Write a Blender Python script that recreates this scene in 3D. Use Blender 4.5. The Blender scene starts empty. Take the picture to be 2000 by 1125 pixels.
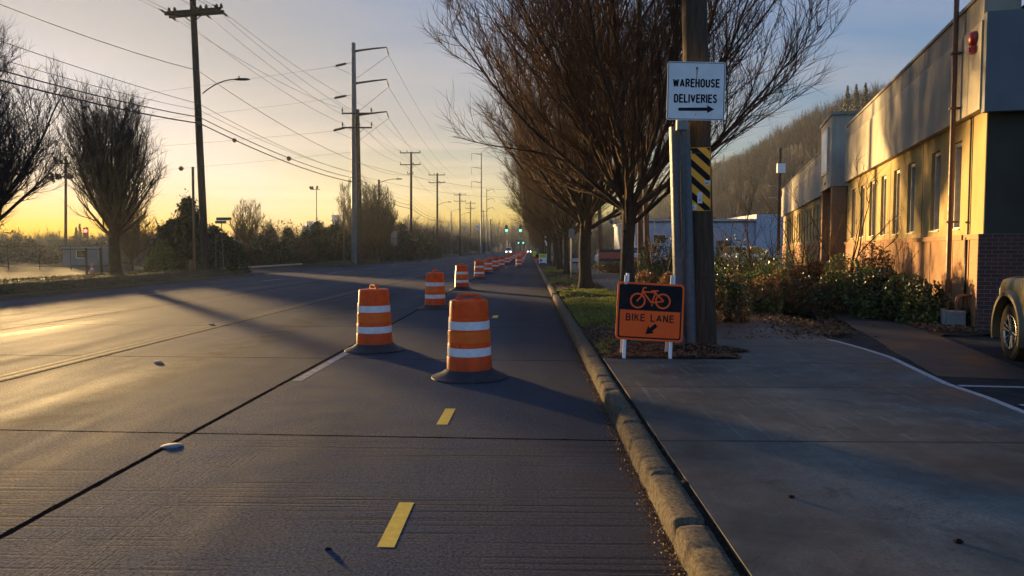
import bpy, math, random
import numpy as np
from mathutils import Vector, Matrix, Quaternion
R = math.radians
PI = math.pi
scene = bpy.context.scene
col = scene.collection
FPX, CX, CY, CAMZ = 1444.0, 1000.0, 562.5, 1.66
PITCH = math.atan(75.5/FPX); YAW = math.atan(33/FPX)
CAMR = (Matrix.Rotation(YAW, 3, 'Z') @ Matrix.Rotation(PI/2-PITCH, 3, 'X'))
SKY_POW, SKY_GAIN, SKY_TINT, CLOUD = .30, .56, (.78, 1.0, 1.52), (2.0, 1.55, 1.3)
SUN_AZ, SUN_EL = 35.5, 3.1        # degrees left of the road direction, above the horizon

# ------------------------------------------------------------------ surveying helpers
def ray(px, py):
    return CAMR @ Vector(((px-CX)/FPX, (CY-py)/FPX, -1.0))
def U(px, py, Y):
    d = ray(px, py); s = Y/d.y
    return Vector((d.x*s, Y, CAMZ+d.z*s))
def G(px, py, z=0.0):
    d = ray(px, py); s = (z-CAMZ)/d.z
    return Vector((d.x*s, d.y*s, z))
def Zat(px, py, Y): return U(px, py, Y).z
def Xat(px, Y, py=487): return U(px, py, Y).x

# ------------------------------------------------------------------ scene graph helpers
def tag(o, label=None, cat=None, group=None, kind=None):
    if label: o['label'] = label
    if cat: o['category'] = cat
    if group: o['group'] = group
    if kind: o['kind'] = kind
    return o
def empty(name, loc=(0, 0, 0), rotz=0, label=None, cat=None, group=None):
    o = bpy.data.objects.new(name, None); col.objects.link(o)
    o.location = loc; o.rotation_euler = (0, 0, rotz); o.empty_display_size = .3
    return tag(o, label, cat, group)
def kids(o): return [c for c in bpy.data.objects if c.parent == o]
def copy_tree(o, parent=None, loc=None, rotz=None, label=None, scale=None):
    c = o.copy(); col.objects.link(c)
    if parent is not None: c.parent = parent
    for ch in kids(o): copy_tree(ch, c)
    if loc is not None: c.location = loc
    if rotz is not None: c.rotation_euler.z = rotz
    if scale is not None: c.scale = scale if hasattr(scale, '__len__') else (scale,)*3
    if label: c['label'] = label
    return c

class MB:
    def __init__(s): s.v = []; s.f = []; s.m = []
    def add(s, vs, fs, mi=0):
        b = len(s.v); s.v.extend([tuple(p) for p in vs])
        for f in fs: s.f.append(tuple(b+i for i in f)); s.m.append(mi)
    def box(s, c, d, rot=None, mi=0):
        x, y, z = d[0]/2, d[1]/2, d[2]/2
        P = [Vector(p) for p in ((-x,-y,-z),(x,-y,-z),(x,y,-z),(-x,y,-z),(-x,-y,z),(x,-y,z),(x,y,z),(-x,y,z))]
        if rot is not None: P = [rot @ p for p in P]
        c = Vector(c)
        s.add([p+c for p in P], [(0,3,2,1),(4,5,6,7),(0,1,5,4),(1,2,6,5),(2,3,7,6),(3,0,4,7)], mi)
    def bb(s, x0, x1, y0, y1, z0, z1, mi=0):
        s.box(((x0+x1)/2, (y0+y1)/2, (z0+z1)/2), (abs(x1-x0), abs(y1-y0), abs(z1-z0)), None, mi)
    def tube(s, pts, rad, n=8, caps=True, mi=0):
        pts = [Vector(p) for p in pts]; k = len(pts)
        if not hasattr(rad, '__len__'): rad = [rad]*k
        vs = []; prev = None
        for i in range(k):
            d = (pts[min(i+1, k-1)]-pts[max(i-1, 0)])
            if d.length < 1e-9: d = Vector((0, 0, 1))
            d.normalize()
            if prev is None:
                a = Vector((1, 0, 0)) if abs(d.x) < .8 else Vector((0, 1, 0))
                a = (a-d*a.dot(d)).normalized()
            else:
                a = prev-d*prev.dot(d)
                a = a.normalized() if a.length > 1e-6 else Vector((1, 0, 0))
            prev = a; b = d.cross(a)
            for j in range(n):
                t = 2*PI*j/n
                vs.append(pts[i]+(a*math.cos(t)+b*math.sin(t))*rad[i])
        fs = [(i*n+j, i*n+(j+1) % n, (i+1)*n+(j+1) % n, (i+1)*n+j) for i in range(k-1) for j in range(n)]
        if caps: fs += [tuple(range(n))[::-1], tuple((k-1)*n+j for j in range(n))]
        s.add(vs, fs, mi)
    def lathe(s, prof, n=32, c=(0, 0, 0), axis='z', mi=0, closed=False):
        vs = []
        for (r, h) in prof:
            for j in range(n):
                t = 2*PI*j/n; x, y = r*math.cos(t), r*math.sin(t)
                p = (x, y, h) if axis == 'z' else ((h, x, y) if axis == 'x' else (y, h, x))
                vs.append((p[0]+c[0], p[1]+c[1], p[2]+c[2]))
        k = len(prof)
        fs = [(i*n+j, i*n+(j+1) % n, (i+1)*n+(j+1) % n, (i+1)*n+j) for i in range(k-1) for j in range(n)]
        if not closed: fs += [tuple(range(n))[::-1], tuple((k-1)*n+j for j in range(n))]
        s.add(vs, fs, mi)
    def prism(s, outline, h, M=None, mi=0):
        n = len(outline)
        vs = [Vector((x, y, 0)) for x, y in outline]+[Vector((x, y, h)) for x, y in outline]
        if M is not None: vs = [M @ p for p in vs]
        fs = [tuple(range(n))[::-1], tuple(range(n, 2*n))]+[(i, (i+1) % n, n+(i+1) % n, n+i) for i in range(n)]
        s.add(vs, fs, mi)
    def stroke(s, pts, w, h, M=None, closed=False, mi=0):
        n = len(pts); P = [Vector((p[0], p[1])) for p in pts]; L = []; Rr = []
        for i in range(n):
            if closed: a, b = P[i-1], P[(i+1) % n]
            else: a, b = P[max(0, i-1)], P[min(n-1, i+1)]
            d = (b-a).normalized(); q = Vector((-d.y, d.x))*w/2
            L.append(P[i]+q); Rr.append(P[i]-q)
        vs = []
        for i in range(n):
            for p in (L[i], Rr[i]):
                for z in (0, h):
                    v = Vector((p.x, p.y, z)); vs.append(M @ v if M is not None else v)
        fs = []
        for i in range(n if closed else n-1):
            a = i*4; b = ((i+1) % n)*4
            fs += [(a+1, a+3, b+3, b+1), (a, b, b+2, a+2), (a, a+1, b+1, b), (a+2, b+2, b+3, a+3)]
        if not closed: fs += [(0, 2, 3, 1), (4*n-4, 4*n-3, 4*n-1, 4*n-2)]
        s.add(vs, fs, mi)
    def build(s, name, mat, parent=None, smooth=False, angle=None, loc=None, rotz=None):
        me = bpy.data.meshes.new(name); me.from_pydata(s.v, [], s.f)
        mats = mat if isinstance(mat, (list, tuple)) else [mat]
        for m in mats: me.materials.append(m)
        if len(mats) > 1: me.polygons.foreach_set('material_index', s.m)
        if smooth: me.polygons.foreach_set('use_smooth', [True]*len(s.f))
        me.update()
        if smooth and angle: me.set_sharp_from_angle(angle=R(angle))
        o = bpy.data.objects.new(name, me); col.objects.link(o)
        if parent is not None: o.parent = parent
        if loc is not None: o.location = loc
        if rotz is not None: o.rotation_euler.z = rotz
        return o
def fastmesh(name, V, F, mat, parent=None, midx=None, smooth=False):
    """V (n,3) float array, F (m,k) int array with constant k"""
    me = bpy.data.meshes.new(name); n, (m, k) = len(V), F.shape
    me.vertices.add(n); me.vertices.foreach_set('co', np.asarray(V, dtype=np.float32).ravel())
    me.loops.add(m*k); me.loops.foreach_set('vertex_index', F.astype(np.int32).ravel())
    me.polygons.add(m); me.polygons.foreach_set('loop_start', np.arange(0, m*k, k, dtype=np.int32))
    me.polygons.foreach_set('loop_total', np.full(m, k, dtype=np.int32))
    mats = mat if isinstance(mat, (list, tuple)) else [mat]
    for q in mats: me.materials.append(q)
    if midx is not None: me.polygons.foreach_set('material_index', np.asarray(midx, dtype=np.int32))
    if smooth: me.polygons.foreach_set('use_smooth', np.ones(m, dtype=bool))
    me.update(calc_edges=True); me.validate()
    o = bpy.data.objects.new(name, me); col.objects.link(o)
    if parent is not None: o.parent = parent
    return o

# ------------------------------------------------------------------ materials
class NT:
    def __init__(s, mat):
        mat.use_nodes = True; s.t = mat.node_tree; s.n = s.t.nodes; s.l = s.t.links
    def new(s, typ, **kw):
        nd = s.n.new(typ)
        for k, v in kw.items():
            if k.startswith('i_'):
                key = k[2:]; key = int(key) if key.isdigit() else key.replace('_', ' ')
                s.set(nd.inputs[key], v)
            else: setattr(nd, k, v)
        return nd
    def set(s, inp, v):
        if hasattr(v, 'is_linked') or hasattr(v, 'links'): s.l.new(v, inp)
        else:
            if hasattr(inp.default_value, '__len__') and hasattr(v, '__len__') and len(inp.default_value) == 4 and len(v) == 3: v = (*v, 1)
            inp.default_value = v
    def math(s, op, a, b=None, c=None, clamp=False):
        nd = s.n.new('ShaderNodeMath'); nd.operation = op; nd.use_clamp = clamp
        s.set(nd.inputs[0], a)
        if b is not None: s.set(nd.inputs[1], b)
        if c is not None: s.set(nd.inputs[2], c)
        return nd.outputs[0]
    def coords(s):
        return s.new('ShaderNodeTexCoord').outputs['Object']
    def noise(s, vec, scale, detail=4, rough=.55, stretch=None, out='Fac', dist=0):
        if stretch is not None:
            mp = s.new('ShaderNodeMapping'); s.l.new(vec, mp.inputs[0]); mp.inputs['Scale'].default_value = stretch; vec = mp.outputs[0]
        nd = s.new('ShaderNodeTexNoise'); s.l.new(vec, nd.inputs['Vector'])
        nd.inputs['Scale'].default_value = scale; nd.inputs['Detail'].default_value = detail
        nd.inputs['Roughness'].default_value = rough; nd.inputs['Distortion'].default_value = dist
        return nd.outputs[out]
    def ramp(s, fac, stops):
        nd = s.new('ShaderNodeValToRGB'); s.set(nd.inputs[0], fac); e = nd.color_ramp.elements
        while len(e) < len(stops): e.new(.5)
        for el, (p, c) in zip(e, stops):
            el.position = p; el.color = (c, c, c, 1) if not hasattr(c, '__len__') else (*c, 1)
        return nd.outputs[0]
    def rng(s, v, a, b, c, d, clamp=True):
        nd = s.new('ShaderNodeMapRange'); nd.clamp = clamp
        s.set(nd.inputs[0], v)
        for i, q in enumerate((a, b, c, d)): nd.inputs[i+1].default_value = q
        return nd.outputs[0]
    def mix(s, f, a, b, mode='MIX'):
        nd = s.new('ShaderNodeMix', data_type='RGBA', blend_type=mode)
        s.set(nd.inputs[0], f); s.set(nd.inputs[6], a); s.set(nd.inputs[7], b)
        return nd.outputs[2]
    def bump(s, h, strength=.3, dist=.01, normal=None):
        nd = s.new('ShaderNodeBump'); s.set(nd.inputs['Height'], h)
        nd.inputs['Strength'].default_value = strength; nd.inputs['Distance'].default_value = dist
        if normal is not None: s.l.new(normal, nd.inputs['Normal'])
        return nd.outputs[0]
    @property
    def bsdf(s): return s.n['Principled BSDF']

def mat_basic(name, c, rough=.6, metal=0, var=.12, scale=6, bump=0, bscale=60, stretch=None, spec=None, c2=None, bdist=.005):
    m = bpy.data.materials.new(name); t = NT(m); co = t.coords()
    n = t.noise(co, scale, 5, .6, stretch)
    if c2 is None: a = tuple(x*(1-var*1.6) for x in c); b = tuple(min(1, x*(1+var*1.6)) for x in c)
    else: a, b = c, c2
    t.set(t.bsdf.inputs['Base Color'], t.ramp(n, [(.3, a), (.7, b)]))
    n2 = t.noise(co, scale*2.3, 3)
    t.set(t.bsdf.inputs['Roughness'], t.rng(n2, .3, .7, max(.02, rough-.1), min(1, rough+.1)))
    t.bsdf.inputs['Metallic'].default_value = metal
    if spec is not None: t.bsdf.inputs['Specular IOR Level'].default_value = spec
    if rough > .8 and spec is None: t.bsdf.inputs['Specular IOR Level'].default_value = .12
    if bump: t.set(t.bsdf.inputs['Normal'], t.bump(t.noise(co, bscale, 4, .6, stretch), bump, bdist))
    return m
def mat_leaf(name, cols, rough=.5, trans=.25, scale=9):
    m = bpy.data.materials.new(name); t = NT(m)
    geo = t.new('ShaderNodeNewGeometry'); co = t.coords()
    f = t.math('ADD', t.math('MULTIPLY', geo.outputs['Random Per Island'], .7), t.math('MULTIPLY', t.noise(co, scale*.15, 2), .3))
    st = [(i/max(1, len(cols)-1), c) for i, c in enumerate(cols)]
    c = t.ramp(f, st)
    t.set(t.bsdf.inputs['Base Color'], c); t.bsdf.inputs['Roughness'].default_value = rough
    if trans:
        tr = t.new('ShaderNodeBsdfTranslucent'); t.l.new(c, tr.inputs[0])
        mx = t.new('ShaderNodeMixShader'); mx.inputs[0].default_value = trans
        t.l.new(t.bsdf.outputs[0], mx.inputs[1]); t.l.new(tr.outputs[0], mx.inputs[2])
        t.l.new(mx.outputs[0], t.n['Material Output'].inputs[0])
    return m
def mat_emit(name, c, s):
    m = bpy.data.materials.new(name); t = NT(m)
    t.set(t.bsdf.inputs['Base Color'], c); t.set(t.bsdf.inputs['Emission Color'], c); t.bsdf.inputs['Emission Strength'].default_value = s
    return m

def line_mask(t, coord, pos, half, soft, wob=None):
    d = t.math('ABSOLUTE', t.math('SUBTRACT', coord, pos))
    if wob is not None: d = t.math('ADD', d, wob)
    return t.rng(d, half, half+soft, 1, 0)

def road_material():
    m = bpy.data.materials.new('worn_concrete_road'); t = NT(m); co = t.coords()
    sx = t.new('ShaderNodeSeparateXYZ'); t.l.new(co, sx.inputs[0]); X, Y = sx.outputs[0], sx.outputs[1]
    big = t.noise(co, .35, 4, .6, (1, .35, 1)); band = t.noise(co, .9, 3, .5, (1, .03, 1))
    mid = t.noise(co, 2.2, 6, .65, dist=.4); fine = t.noise(co, 55, 5, .7); grit = t.noise(co, 170, 3, .7)
    f = t.math('ADD', t.math('MULTIPLY', big, .45), t.math('ADD', t.math('MULTIPLY', band, .35), t.math('MULTIPLY', mid, .3)))
    base = t.ramp(f, [(.32, (.026, .035, .050)), (.5, (.053, .067, .089)), (.62, (.080, .098, .122)), (.75, (.12, .142, .165))])
    base = t.mix(t.rng(fine, .40, .62, 0, .8), base, (.016, .016, .018))
    pit = t.noise(co, 24, 6, .75); base = t.mix(t.rng(pit, .55, .64, 0, .6), base, (.012, .012, .014)); base = t.mix(t.rng(pit, .30, .40, .45, 0), base, (.16, .165, .17))
    # brown grime by the kerb and in the drip line of the lane
    gk = t.math('MULTIPLY', t.rng(X, -.6, .75, 0, 1), t.rng(mid, .35, .6, .2, .8))
    base = t.mix(gk, base, (.06, .042, .030))
    oil = t.math('MULTIPLY', t.rng(t.math('ABSOLUTE', t.math('ADD', X, 5.0)), .1, .75, 1, 0), t.rng(mid, .38, .62, 0, .85))
    base = t.mix(oil, base, (.03, .027, .024))
    # tining: grooves across the lane, worn away in patches
    grv = t.noise(co, 26, 2, .4, (.015, 1, 1)); grv = t.rng(grv, .54, .62, 0, 1)
    patch = t.rng(t.noise(co, .8, 3, .5, (.5, 1, 1)), .42, .6, 0, 1)
    near = t.rng(Y, 6.3, 6.5, 1, .15)
    grvm = t.math('MULTIPLY', grv, t.math('MULTIPLY', patch, near))
    base = t.mix(t.math('MULTIPLY', grvm, .8), base, (.016, .016, .018))
    lg = t.noise(co, 85, 2, .4, (1, .03, 1)); lgm = t.math('MULTIPLY', t.rng(lg, .52, .62, 0, 1), t.math('MULTIPLY', t.rng(t.math('ABSOLUTE', t.math('ADD', X, 2.55)), .2, .55, 1, 0), t.rng(Y, 5.8, 6.1, 1, 0)))
    # joints
    wob = t.math('MULTIPLY', t.math('SUBTRACT', t.noise(co, 7, 4, .7), .5), .035)
    j = line_mask(t, X, -3.05, .026, .010, wob)
    for x, w in ((-6.62, .022), (-10.9, .018), (-14.3, .018)):
        j = t.math('MAXIMUM', j, line_mask(t, X, x, w, .01, wob))
    Ys = t.math('ADD', Y, t.math('MULTIPLY', X, .045))
    q = t.math('MULTIPLY', t.math('PINGPONG', t.math('SUBTRACT', Ys, 6.40), 2.3), 1)
    j = t.math('MAXIMUM', j, t.rng(t.math('ADD', q, wob), .012, .026, 1, 0))
    cr = t.noise(co, 1.3, 5, .6, dist=1.2)
    crack = t.math('MULTIPLY', t.rng(t.math('ABSOLUTE', t.math('SUBTRACT', cr, .5)), .0, .004, .6, 0), t.rng(big, .55, .62, 0, 1))
    j = t.math('MAXIMUM', j, crack)
    base = t.mix(j, base, (.008, .008, .009))
    t.set(t.bsdf.inputs['Base Color'], base)
    wet = t.noise(co, .55, 4, .6, (1, .12, 1), dist=.5)
    ro = t.rng(wet, .36, .62, .74, .94)
    ro = t.math('ADD', ro, t.math('MULTIPLY', t.math('SUBTRACT', fine, .5), .25))
    ro = t.math('ADD', ro, t.rng(X, -4, 0, 0, .1), clamp=True)
    t.set(t.bsdf.inputs['Roughness'], ro); sp = t.math('MULTIPLY', t.rng(X, -13, -6.5, .08, .065), t.math('MULTIPLY', t.rng(fine, .38, .62, 1, .25), t.math('SUBTRACT', 1, j)))
    t.set(t.bsdf.inputs['Specular IOR Level'], t.math('MULTIPLY', sp, t.rng(mid, .35, .6, 1.3, .6)))
    fade = t.rng(Y, 5, 40, 1, .12)
    h = t.math('ADD', t.math('MULTIPLY', fine, .6), t.math('MULTIPLY', grit, .35))
    h = t.math('SUBTRACT', t.math('MULTIPLY', h, fade), t.math('MULTIPLY', grvm, .7))
    h = t.math('SUBTRACT', h, t.math('MULTIPLY', lgm, .45))
    n1 = t.bump(h, .7, .006)
    n2 = t.bump(t.noise(co, 1.1, 3, .5, (1, .4, 1)), .12, .05, n1)
    t.set(t.bsdf.inputs['Normal'], n2)
    return m

def walk_material(x0, joints_y=None, name='sidewalk_concrete', tint=(.085, .080, .067), brown=True):
    m = bpy.data.materials.new(name); t = NT(m); co = t.coords()
    sx = t.new('ShaderNodeSeparateXYZ'); t.l.new(co, sx.inputs[0]); X, Y = sx.outputs[0], sx.outputs[1]
    big = t.noise(co, .7, 5, .6, dist=.3); mid = t.noise(co, 3, 6, .65); fine = t.noise(co, 70, 5, .7)
    a = tuple(c*.42 for c in tint); b = tint; c = tuple(q*1.9 for q in tint)
    base = t.ramp(t.math('ADD', t.math('MULTIPLY', big, .7), t.math('MULTIPLY', mid, .3)), [(.38, a), (.5, b), (.62, c)])
    base = t.mix(t.rng(fine, .40, .7, 0, .6), base, tuple(q*.35 for q in tint))
    st_ = t.noise(co, 1.7, 7, .7, dist=1.0); base = t.mix(t.rng(st_, .56, .66, 0, .6), base, tuple(q*.38 for q in tint))
    ck = t.noise(co, .9, 6, .65, dist=1.5); base = t.mix(t.rng(t.math('ABSOLUTE', t.math('SUBTRACT', ck, .52)), 0, .0028, .8, 0), base, (.012, .012, .012))
    if brown:
        bm = t.math('MULTIPLY', t.rng(Y, 9.5, 15, 0, 1), t.rng(mid, .35, .55, .35, 1))
        base = t.mix(bm, base, (.10, .055, .033))
        bm2 = t.math('MULTIPLY', t.rng(X, 1.0, 2.2, .8, 0), t.rng(big, .45, .6, 0, 1))
        base = t.mix(bm2, base, (.07, .04, .026))
        # scrape streaks
        sc = t.noise(co, 14, 2, .5, (1.6, .05, 1)); base = t.mix(t.math('MULTIPLY', t.rng(sc, .58, .66, 0, .55), t.math('MULTIPLY', t.rng(mid, .42, .55, 0, 1), t.rng(Y, 5.6, 6.2, .25, 1))), base, (.17, .165, .155))
    wob = t.math('MULTIPLY', t.math('SUBTRACT', t.noise(co, 9, 4, .7), .5), .012)
    j = 0.0
    first = True
    for y in (joints_y or []):
        mk = line_mask(t, Y, y, .012, .012, wob)
        j = mk if first else t.math('MAXIMUM', j, mk); first = False
    if not first: base = t.mix(j, base, (.012, .012, .012))
    t.set(t.bsdf.inputs['Base Color'], base)
    t.set(t.bsdf.inputs['Roughness'], t.rng(big, .35, .65, .5, .8)); t.bsdf.inputs['Specular IOR Level'].default_value = .22
    h = t.math('ADD', t.math('MULTIPLY', fine, .5), t.math('MULTIPLY', t.noise(co, 160, 3), .3))
    if not first: pass
    t.set(t.bsdf.inputs['Normal'], t.bump(h, .5, .004))
    return m

M = {}
M['road'] = road_material()
M['walk'] = walk_material(1.0, [1.2, 5.8, 8.1, 9.85, 11.6, 14.6, 17.6, 20.6, 23.6, 26.6, 30, 34, 38, 42, 46, 50])
M['slab'] = walk_material(4, [], 'path_concrete', (.050, .044, .037), False)
M['kerb'] = mat_basic('weathered_kerb_concrete', (.040, .033, .024), .9, c2=(.185, .150, .105), scale=38, bump=1, bscale=120, bdist=.02)
M['asphalt'] = mat_basic('parking_asphalt', (.018, .018, .019), .85, spec=.1, c2=(.045, .044, .043), scale=3, bump=.8, bscale=120, bdist=.006)
M['soil'] = mat_basic('damp_soil', (.022, .016, .011), .95, c2=(.06, .043, .028), scale=5, bump=1, bscale=30, bdist=.03)
M['dirt'] = mat_basic('packed_dirt_pole', (.008, .007, .0055), .95, c2=(.02, .016, .012), scale=9, bump=1, bscale=40, bdist=.03)
M['ground'] = mat_basic('rough_ground', (.018, .017, .011), .95, c2=(.040, .034, .022), scale=.6, bump=1, bscale=5, bdist=.1)
M['verge'] = mat_basic('verge_turf', (.020, .022, .010), .95, c2=(.060, .050, .028), scale=2.2, bump=1, bscale=14, bdist=.08)
M['white_paint'] = mat_basic('worn_white_paint', (.22, .22, .22), .6, c2=(.5, .5, .49), scale=22, bump=.3, bscale=90)
M['faded_paint'] = mat_basic('faded_white_paint', (.07, .07, .07), .7, spec=.2, c2=(.34, .33, .32), scale=9, bump=.3, bscale=90)
M['yellow_paint'] = mat_basic('worn_yellow_paint', (.05, .048, .038), .85, spec=.1, c2=(.15, .115, .055), scale=12, bump=.3, bscale=90)
M['yellow_tape'] = mat_basic('yellow_marking_tape', (.62, .36, .015), .7, c2=(.82, .50, .03), scale=18, bump=.2, bscale=120)
M['wood'] = mat_basic('creosoted_wood', (.035, .027, .020), .85, c2=(.085, .062, .043), scale=7, bump=.8, bscale=30, stretch=(6, 6, .35), bdist=.01)
M['palewood'] = mat_basic('sunbleached_wood', (.12, .08, .045), .85, c2=(.26, .17, .09), scale=7, bump=.6, bscale=30, stretch=(6, 6, .35), bdist=.01)
M['steelpole'] = mat_basic('grey_painted_steel', (.10, .115, .125), .6, var=.12, scale=2)
M['galv'] = mat_basic('galvanised_steel', (.085, .10, .115), .6, .15, .15, 12, .2, 60)
M['darkmetal'] = mat_basic('dark_metal', (.02, .02, .022), .5, .4)
M['wire'] = mat_basic('cable_sheath', (.012, .012, .013), .6)
M['porcelain'] = mat_basic('brown_porcelain', (.02, .014, .012), .7)
M['bark'] = mat_basic('bare_tree_bark', (.030, .021, .015), .9, c2=(.090, .060, .040), scale=10, bump=1, bscale=34, stretch=(3, 3, .6), bdist=.02)
M['twig'] = mat_basic('reddish_twig_bark', (.05, .028, .017), .85, c2=(.13, .070, .040), scale=2)
M['twig_grey'] = mat_basic('grey_twig_bark', (.045, .035, .026), .85, c2=(.10, .078, .056), scale=1)
def mat_barrel():
    m = mat_basic('orange_barrel_plastic', (.66, .055, .006), .48, c2=(.90, .095, .010), scale=5, bump=.15, bscale=11, spec=.15, bdist=.02); t = NT(m); co = t.coords()
    oi = t.new('ShaderNodeObjectInfo'); src = t.bsdf.inputs['Base Color'].links[0].from_socket
    v = t.new('ShaderNodeVectorMath', operation='ADD'); t.l.new(co, v.inputs[0]); t.l.new(oi.outputs['Location'], v.inputs[1])
    sc = t.noise(v.outputs[0], 9, 7, .75, (1, 1, .35), dist=.8); c = t.mix(t.rng(sc, .54, .66, 0, .55), src, (.12, .04, .02))
    sz = t.new('ShaderNodeSeparateXYZ'); t.l.new(co, sz.inputs[0])
    c = t.mix(t.math('MULTIPLY', t.rng(sz.outputs[2], .1, .45, .55, 0), t.rng(sc, .35, .6, .2, 1)), c, (.10, .045, .03))
    hv = t.new('ShaderNodeHueSaturation'); t.l.new(c, hv.inputs['Color']); t.l.new(t.rng(oi.outputs['Random'], 0, 1, .82, 1.05), hv.inputs['Value']); t.l.new(hv.outputs[0], t.bsdf.inputs['Base Color']); return m
M['orange'] = mat_barrel()
M['amber'] = mat_basic('orange_reflective_sheet', (.80, .10, .006), .4, c2=(.90, .15, .010), scale=7)
def mat_reflect(name, c):
    m = bpy.data.materials.new(name); t = NT(m); co = t.coords()
    n = t.noise(co, 14, 5, .6); d = t.noise(co, 3, 6, .7)
    base = t.ramp(n, [(.3, tuple(x*.8 for x in c)), (.7, c)])
    base = t.mix(t.rng(d, .5, .75, 0, .35), base, (.25, .22, .19))
    t.set(t.bsdf.inputs['Base Color'], base); t.bsdf.inputs['Roughness'].default_value = .35
    v = t.new('ShaderNodeTexVoronoi'); t.l.new(co, v.inputs['Vector']); v.inputs['Scale'].default_value = 130
    t.set(t.bsdf.inputs['Normal'], t.bump(v.outputs['Distance'], .12, .002))
    return m
M['reflect'] = mat_reflect('white_reflective_sheet', (.80, .80, .82))
M['rubber'] = mat_basic('black_rubber', (.012, .014, .019), .6, spec=.25, c2=(.026, .028, .036), scale=8, bump=.3, bscale=40)
M['signwhite'] = mat_basic('white_sign_sheet', (.62, .64, .66), .35, c2=(.76, .78, .80), scale=4)
M['signorange'] = mat_basic('orange_sign_sheet', (1.0, .088, .006), .4, c2=(1.0, .115, .009), scale=4, spec=.25)
M['signblack'] = mat_basic('black_sign_ink', (.004, .005, .009), .6, spec=.15)
M['signyellow'] = mat_basic('yellow_sign_sheet', (.85, .34, .007), .45, c2=(.92, .40, .010), scale=6)
M['legwhite'] = mat_basic('white_painted_leg', (.62, .66, .74), .4, c2=(.75, .78, .84), scale=12)
M['sticker'] = mat_basic('paper_sticker', (.5, .5, .5), .6, c2=(.75, .74, .72), scale=40)
M['rust'] = mat_basic('rust_stain', (.22, .12, .05), .8, c2=(.55, .45, .32), scale=20)
def wall_material():
    m = bpy.data.materials.new('olive_stucco'); t = NT(m); co = t.coords()
    n = t.noise(co, 1.2, 6, .65); v = t.noise(co, 5, 5, .6, (1, 1, .1))
    base = t.ramp(t.math('ADD', t.math('MULTIPLY', n, .6), t.math('MULTIPLY', v, .4)), [(.3, (.36, .25, .085)), (.7, (.50, .36, .13))])
    t.set(t.bsdf.inputs['Base Color'], base); t.bsdf.inputs['Roughness'].default_value = .85
    t.set(t.bsdf.inputs['Normal'], t.bump(t.noise(co, 60, 5, .6), .4, .01)); return m
def fascia_material():
    m = bpy.data.materials.new('weathered_fascia_panel'); t = NT(m); co = t.coords()
    n = t.noise(co, .9, 6, .65); v = t.noise(co, 4, 6, .7, (1, 1, .08))
    base = t.ramp(t.math('ADD', t.math('MULTIPLY', n, .5), t.math('MULTIPLY', v, .5)), [(.3, (.30, .265, .19)), (.55, (.46, .40, .29)), (.7, (.56, .49, .36))])
    t.set(t.bsdf.inputs['Base Color'], base); t.bsdf.inputs['Roughness'].default_value = .8
    t.set(t.bsdf.inputs['Normal'], t.bump(t.noise(co, 40, 5, .6), .3, .01)); return m
def brick_material():
    m = bpy.data.materials.new('red_brick'); t = NT(m); co = t.coords()
    # bricks run along whichever horizontal axis the face has: local x + y, z
    sx = t.new('ShaderNodeSeparateXYZ'); t.l.new(co, sx.inputs[0])
    cb = t.new('ShaderNodeCombineXYZ'); t.l.new(t.math('ADD', sx.outputs[0], sx.outputs[1]), cb.inputs[0]); t.l.new(sx.outputs[2], cb.inputs[1])
    b = t.new('ShaderNodeTexBrick'); t.l.new(cb.outputs[0], b.inputs['Vector'])
    b.inputs['Scale'].default_value = 1; b.inputs['Brick Width'].default_value = .21; b.inputs['Row Height'].default_value = .075
    b.inputs['Mortar Size'].default_value = .006; b.inputs['Mortar Smooth'].default_value = .2; b.inputs['Bias'].default_value = 0
    b.inputs['Color1'].default_value = (.38, .185, .075, 1); b.inputs['Color2'].default_value = (.44, .22, .09, 1); b.inputs['Mortar'].default_value = (.36, .22, .12, 1)
    n = t.noise(co, 3, 5, .6); base = t.mix(t.rng(n, .3, .7, 0, .35), b.outputs['Color'], (.46, .25, .11))
    t.set(t.bsdf.inputs['Base Color'], base); t.bsdf.inputs['Roughness'].default_value = .85
    t.set(t.bsdf.inputs['Normal'], t.bump(b.outputs['Fac'], -.5, .006)); return m
def shaded_brick():  # darker copy of the brick, shade of the end face in its colour
    m = brick_material(); m.name = 'shaded_red_brick'; t = NT(m)
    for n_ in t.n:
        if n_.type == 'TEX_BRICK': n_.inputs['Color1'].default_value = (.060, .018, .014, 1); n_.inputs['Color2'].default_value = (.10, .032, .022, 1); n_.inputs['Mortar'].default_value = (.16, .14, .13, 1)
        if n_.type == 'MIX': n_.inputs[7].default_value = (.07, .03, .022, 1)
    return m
M['brick_shade'] = shaded_brick()
M['stucco'] = wall_material(); M['fascia'] = fascia_material(); M['brick'] = brick_material()
M['coping'] = mat_basic('coping_metal', (.20, .18, .14), .7, c2=(.34, .30, .23), scale=2, stretch=(1, 1, .3))
M['frame'] = mat_basic('pale_window_frame', (.62, .58, .48), .5)
M['glass'] = mat_basic('dark_window_glass', (.012, .016, .018), .06, var=.3, scale=1, spec=.9)
M['pipe'] = mat_basic('brown_pipe_paint', (.10, .045, .02), .5, c2=(.16, .07, .03), scale=4)
M['red'] = mat_basic('red_enamel', (.40, .03, .02), .4)
M['meter'] = mat_basic('pale_meter_box', (.13, .14, .14), .6, c2=(.24, .25, .24), scale=5)
M['palebld'] = mat_basic('pale_blue_grey_siding', (.30, .34, .40), .7, c2=(.42, .47, .54), scale=.6)
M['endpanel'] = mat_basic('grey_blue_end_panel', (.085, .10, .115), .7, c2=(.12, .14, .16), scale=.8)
M['endwall_shade'] = mat_basic('shaded_stucco_end_wall', (.040, .039, .032), .85, c2=(.062, .060, .050), scale=1)  # stucco with the shade below the fascia put into its colour
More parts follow.
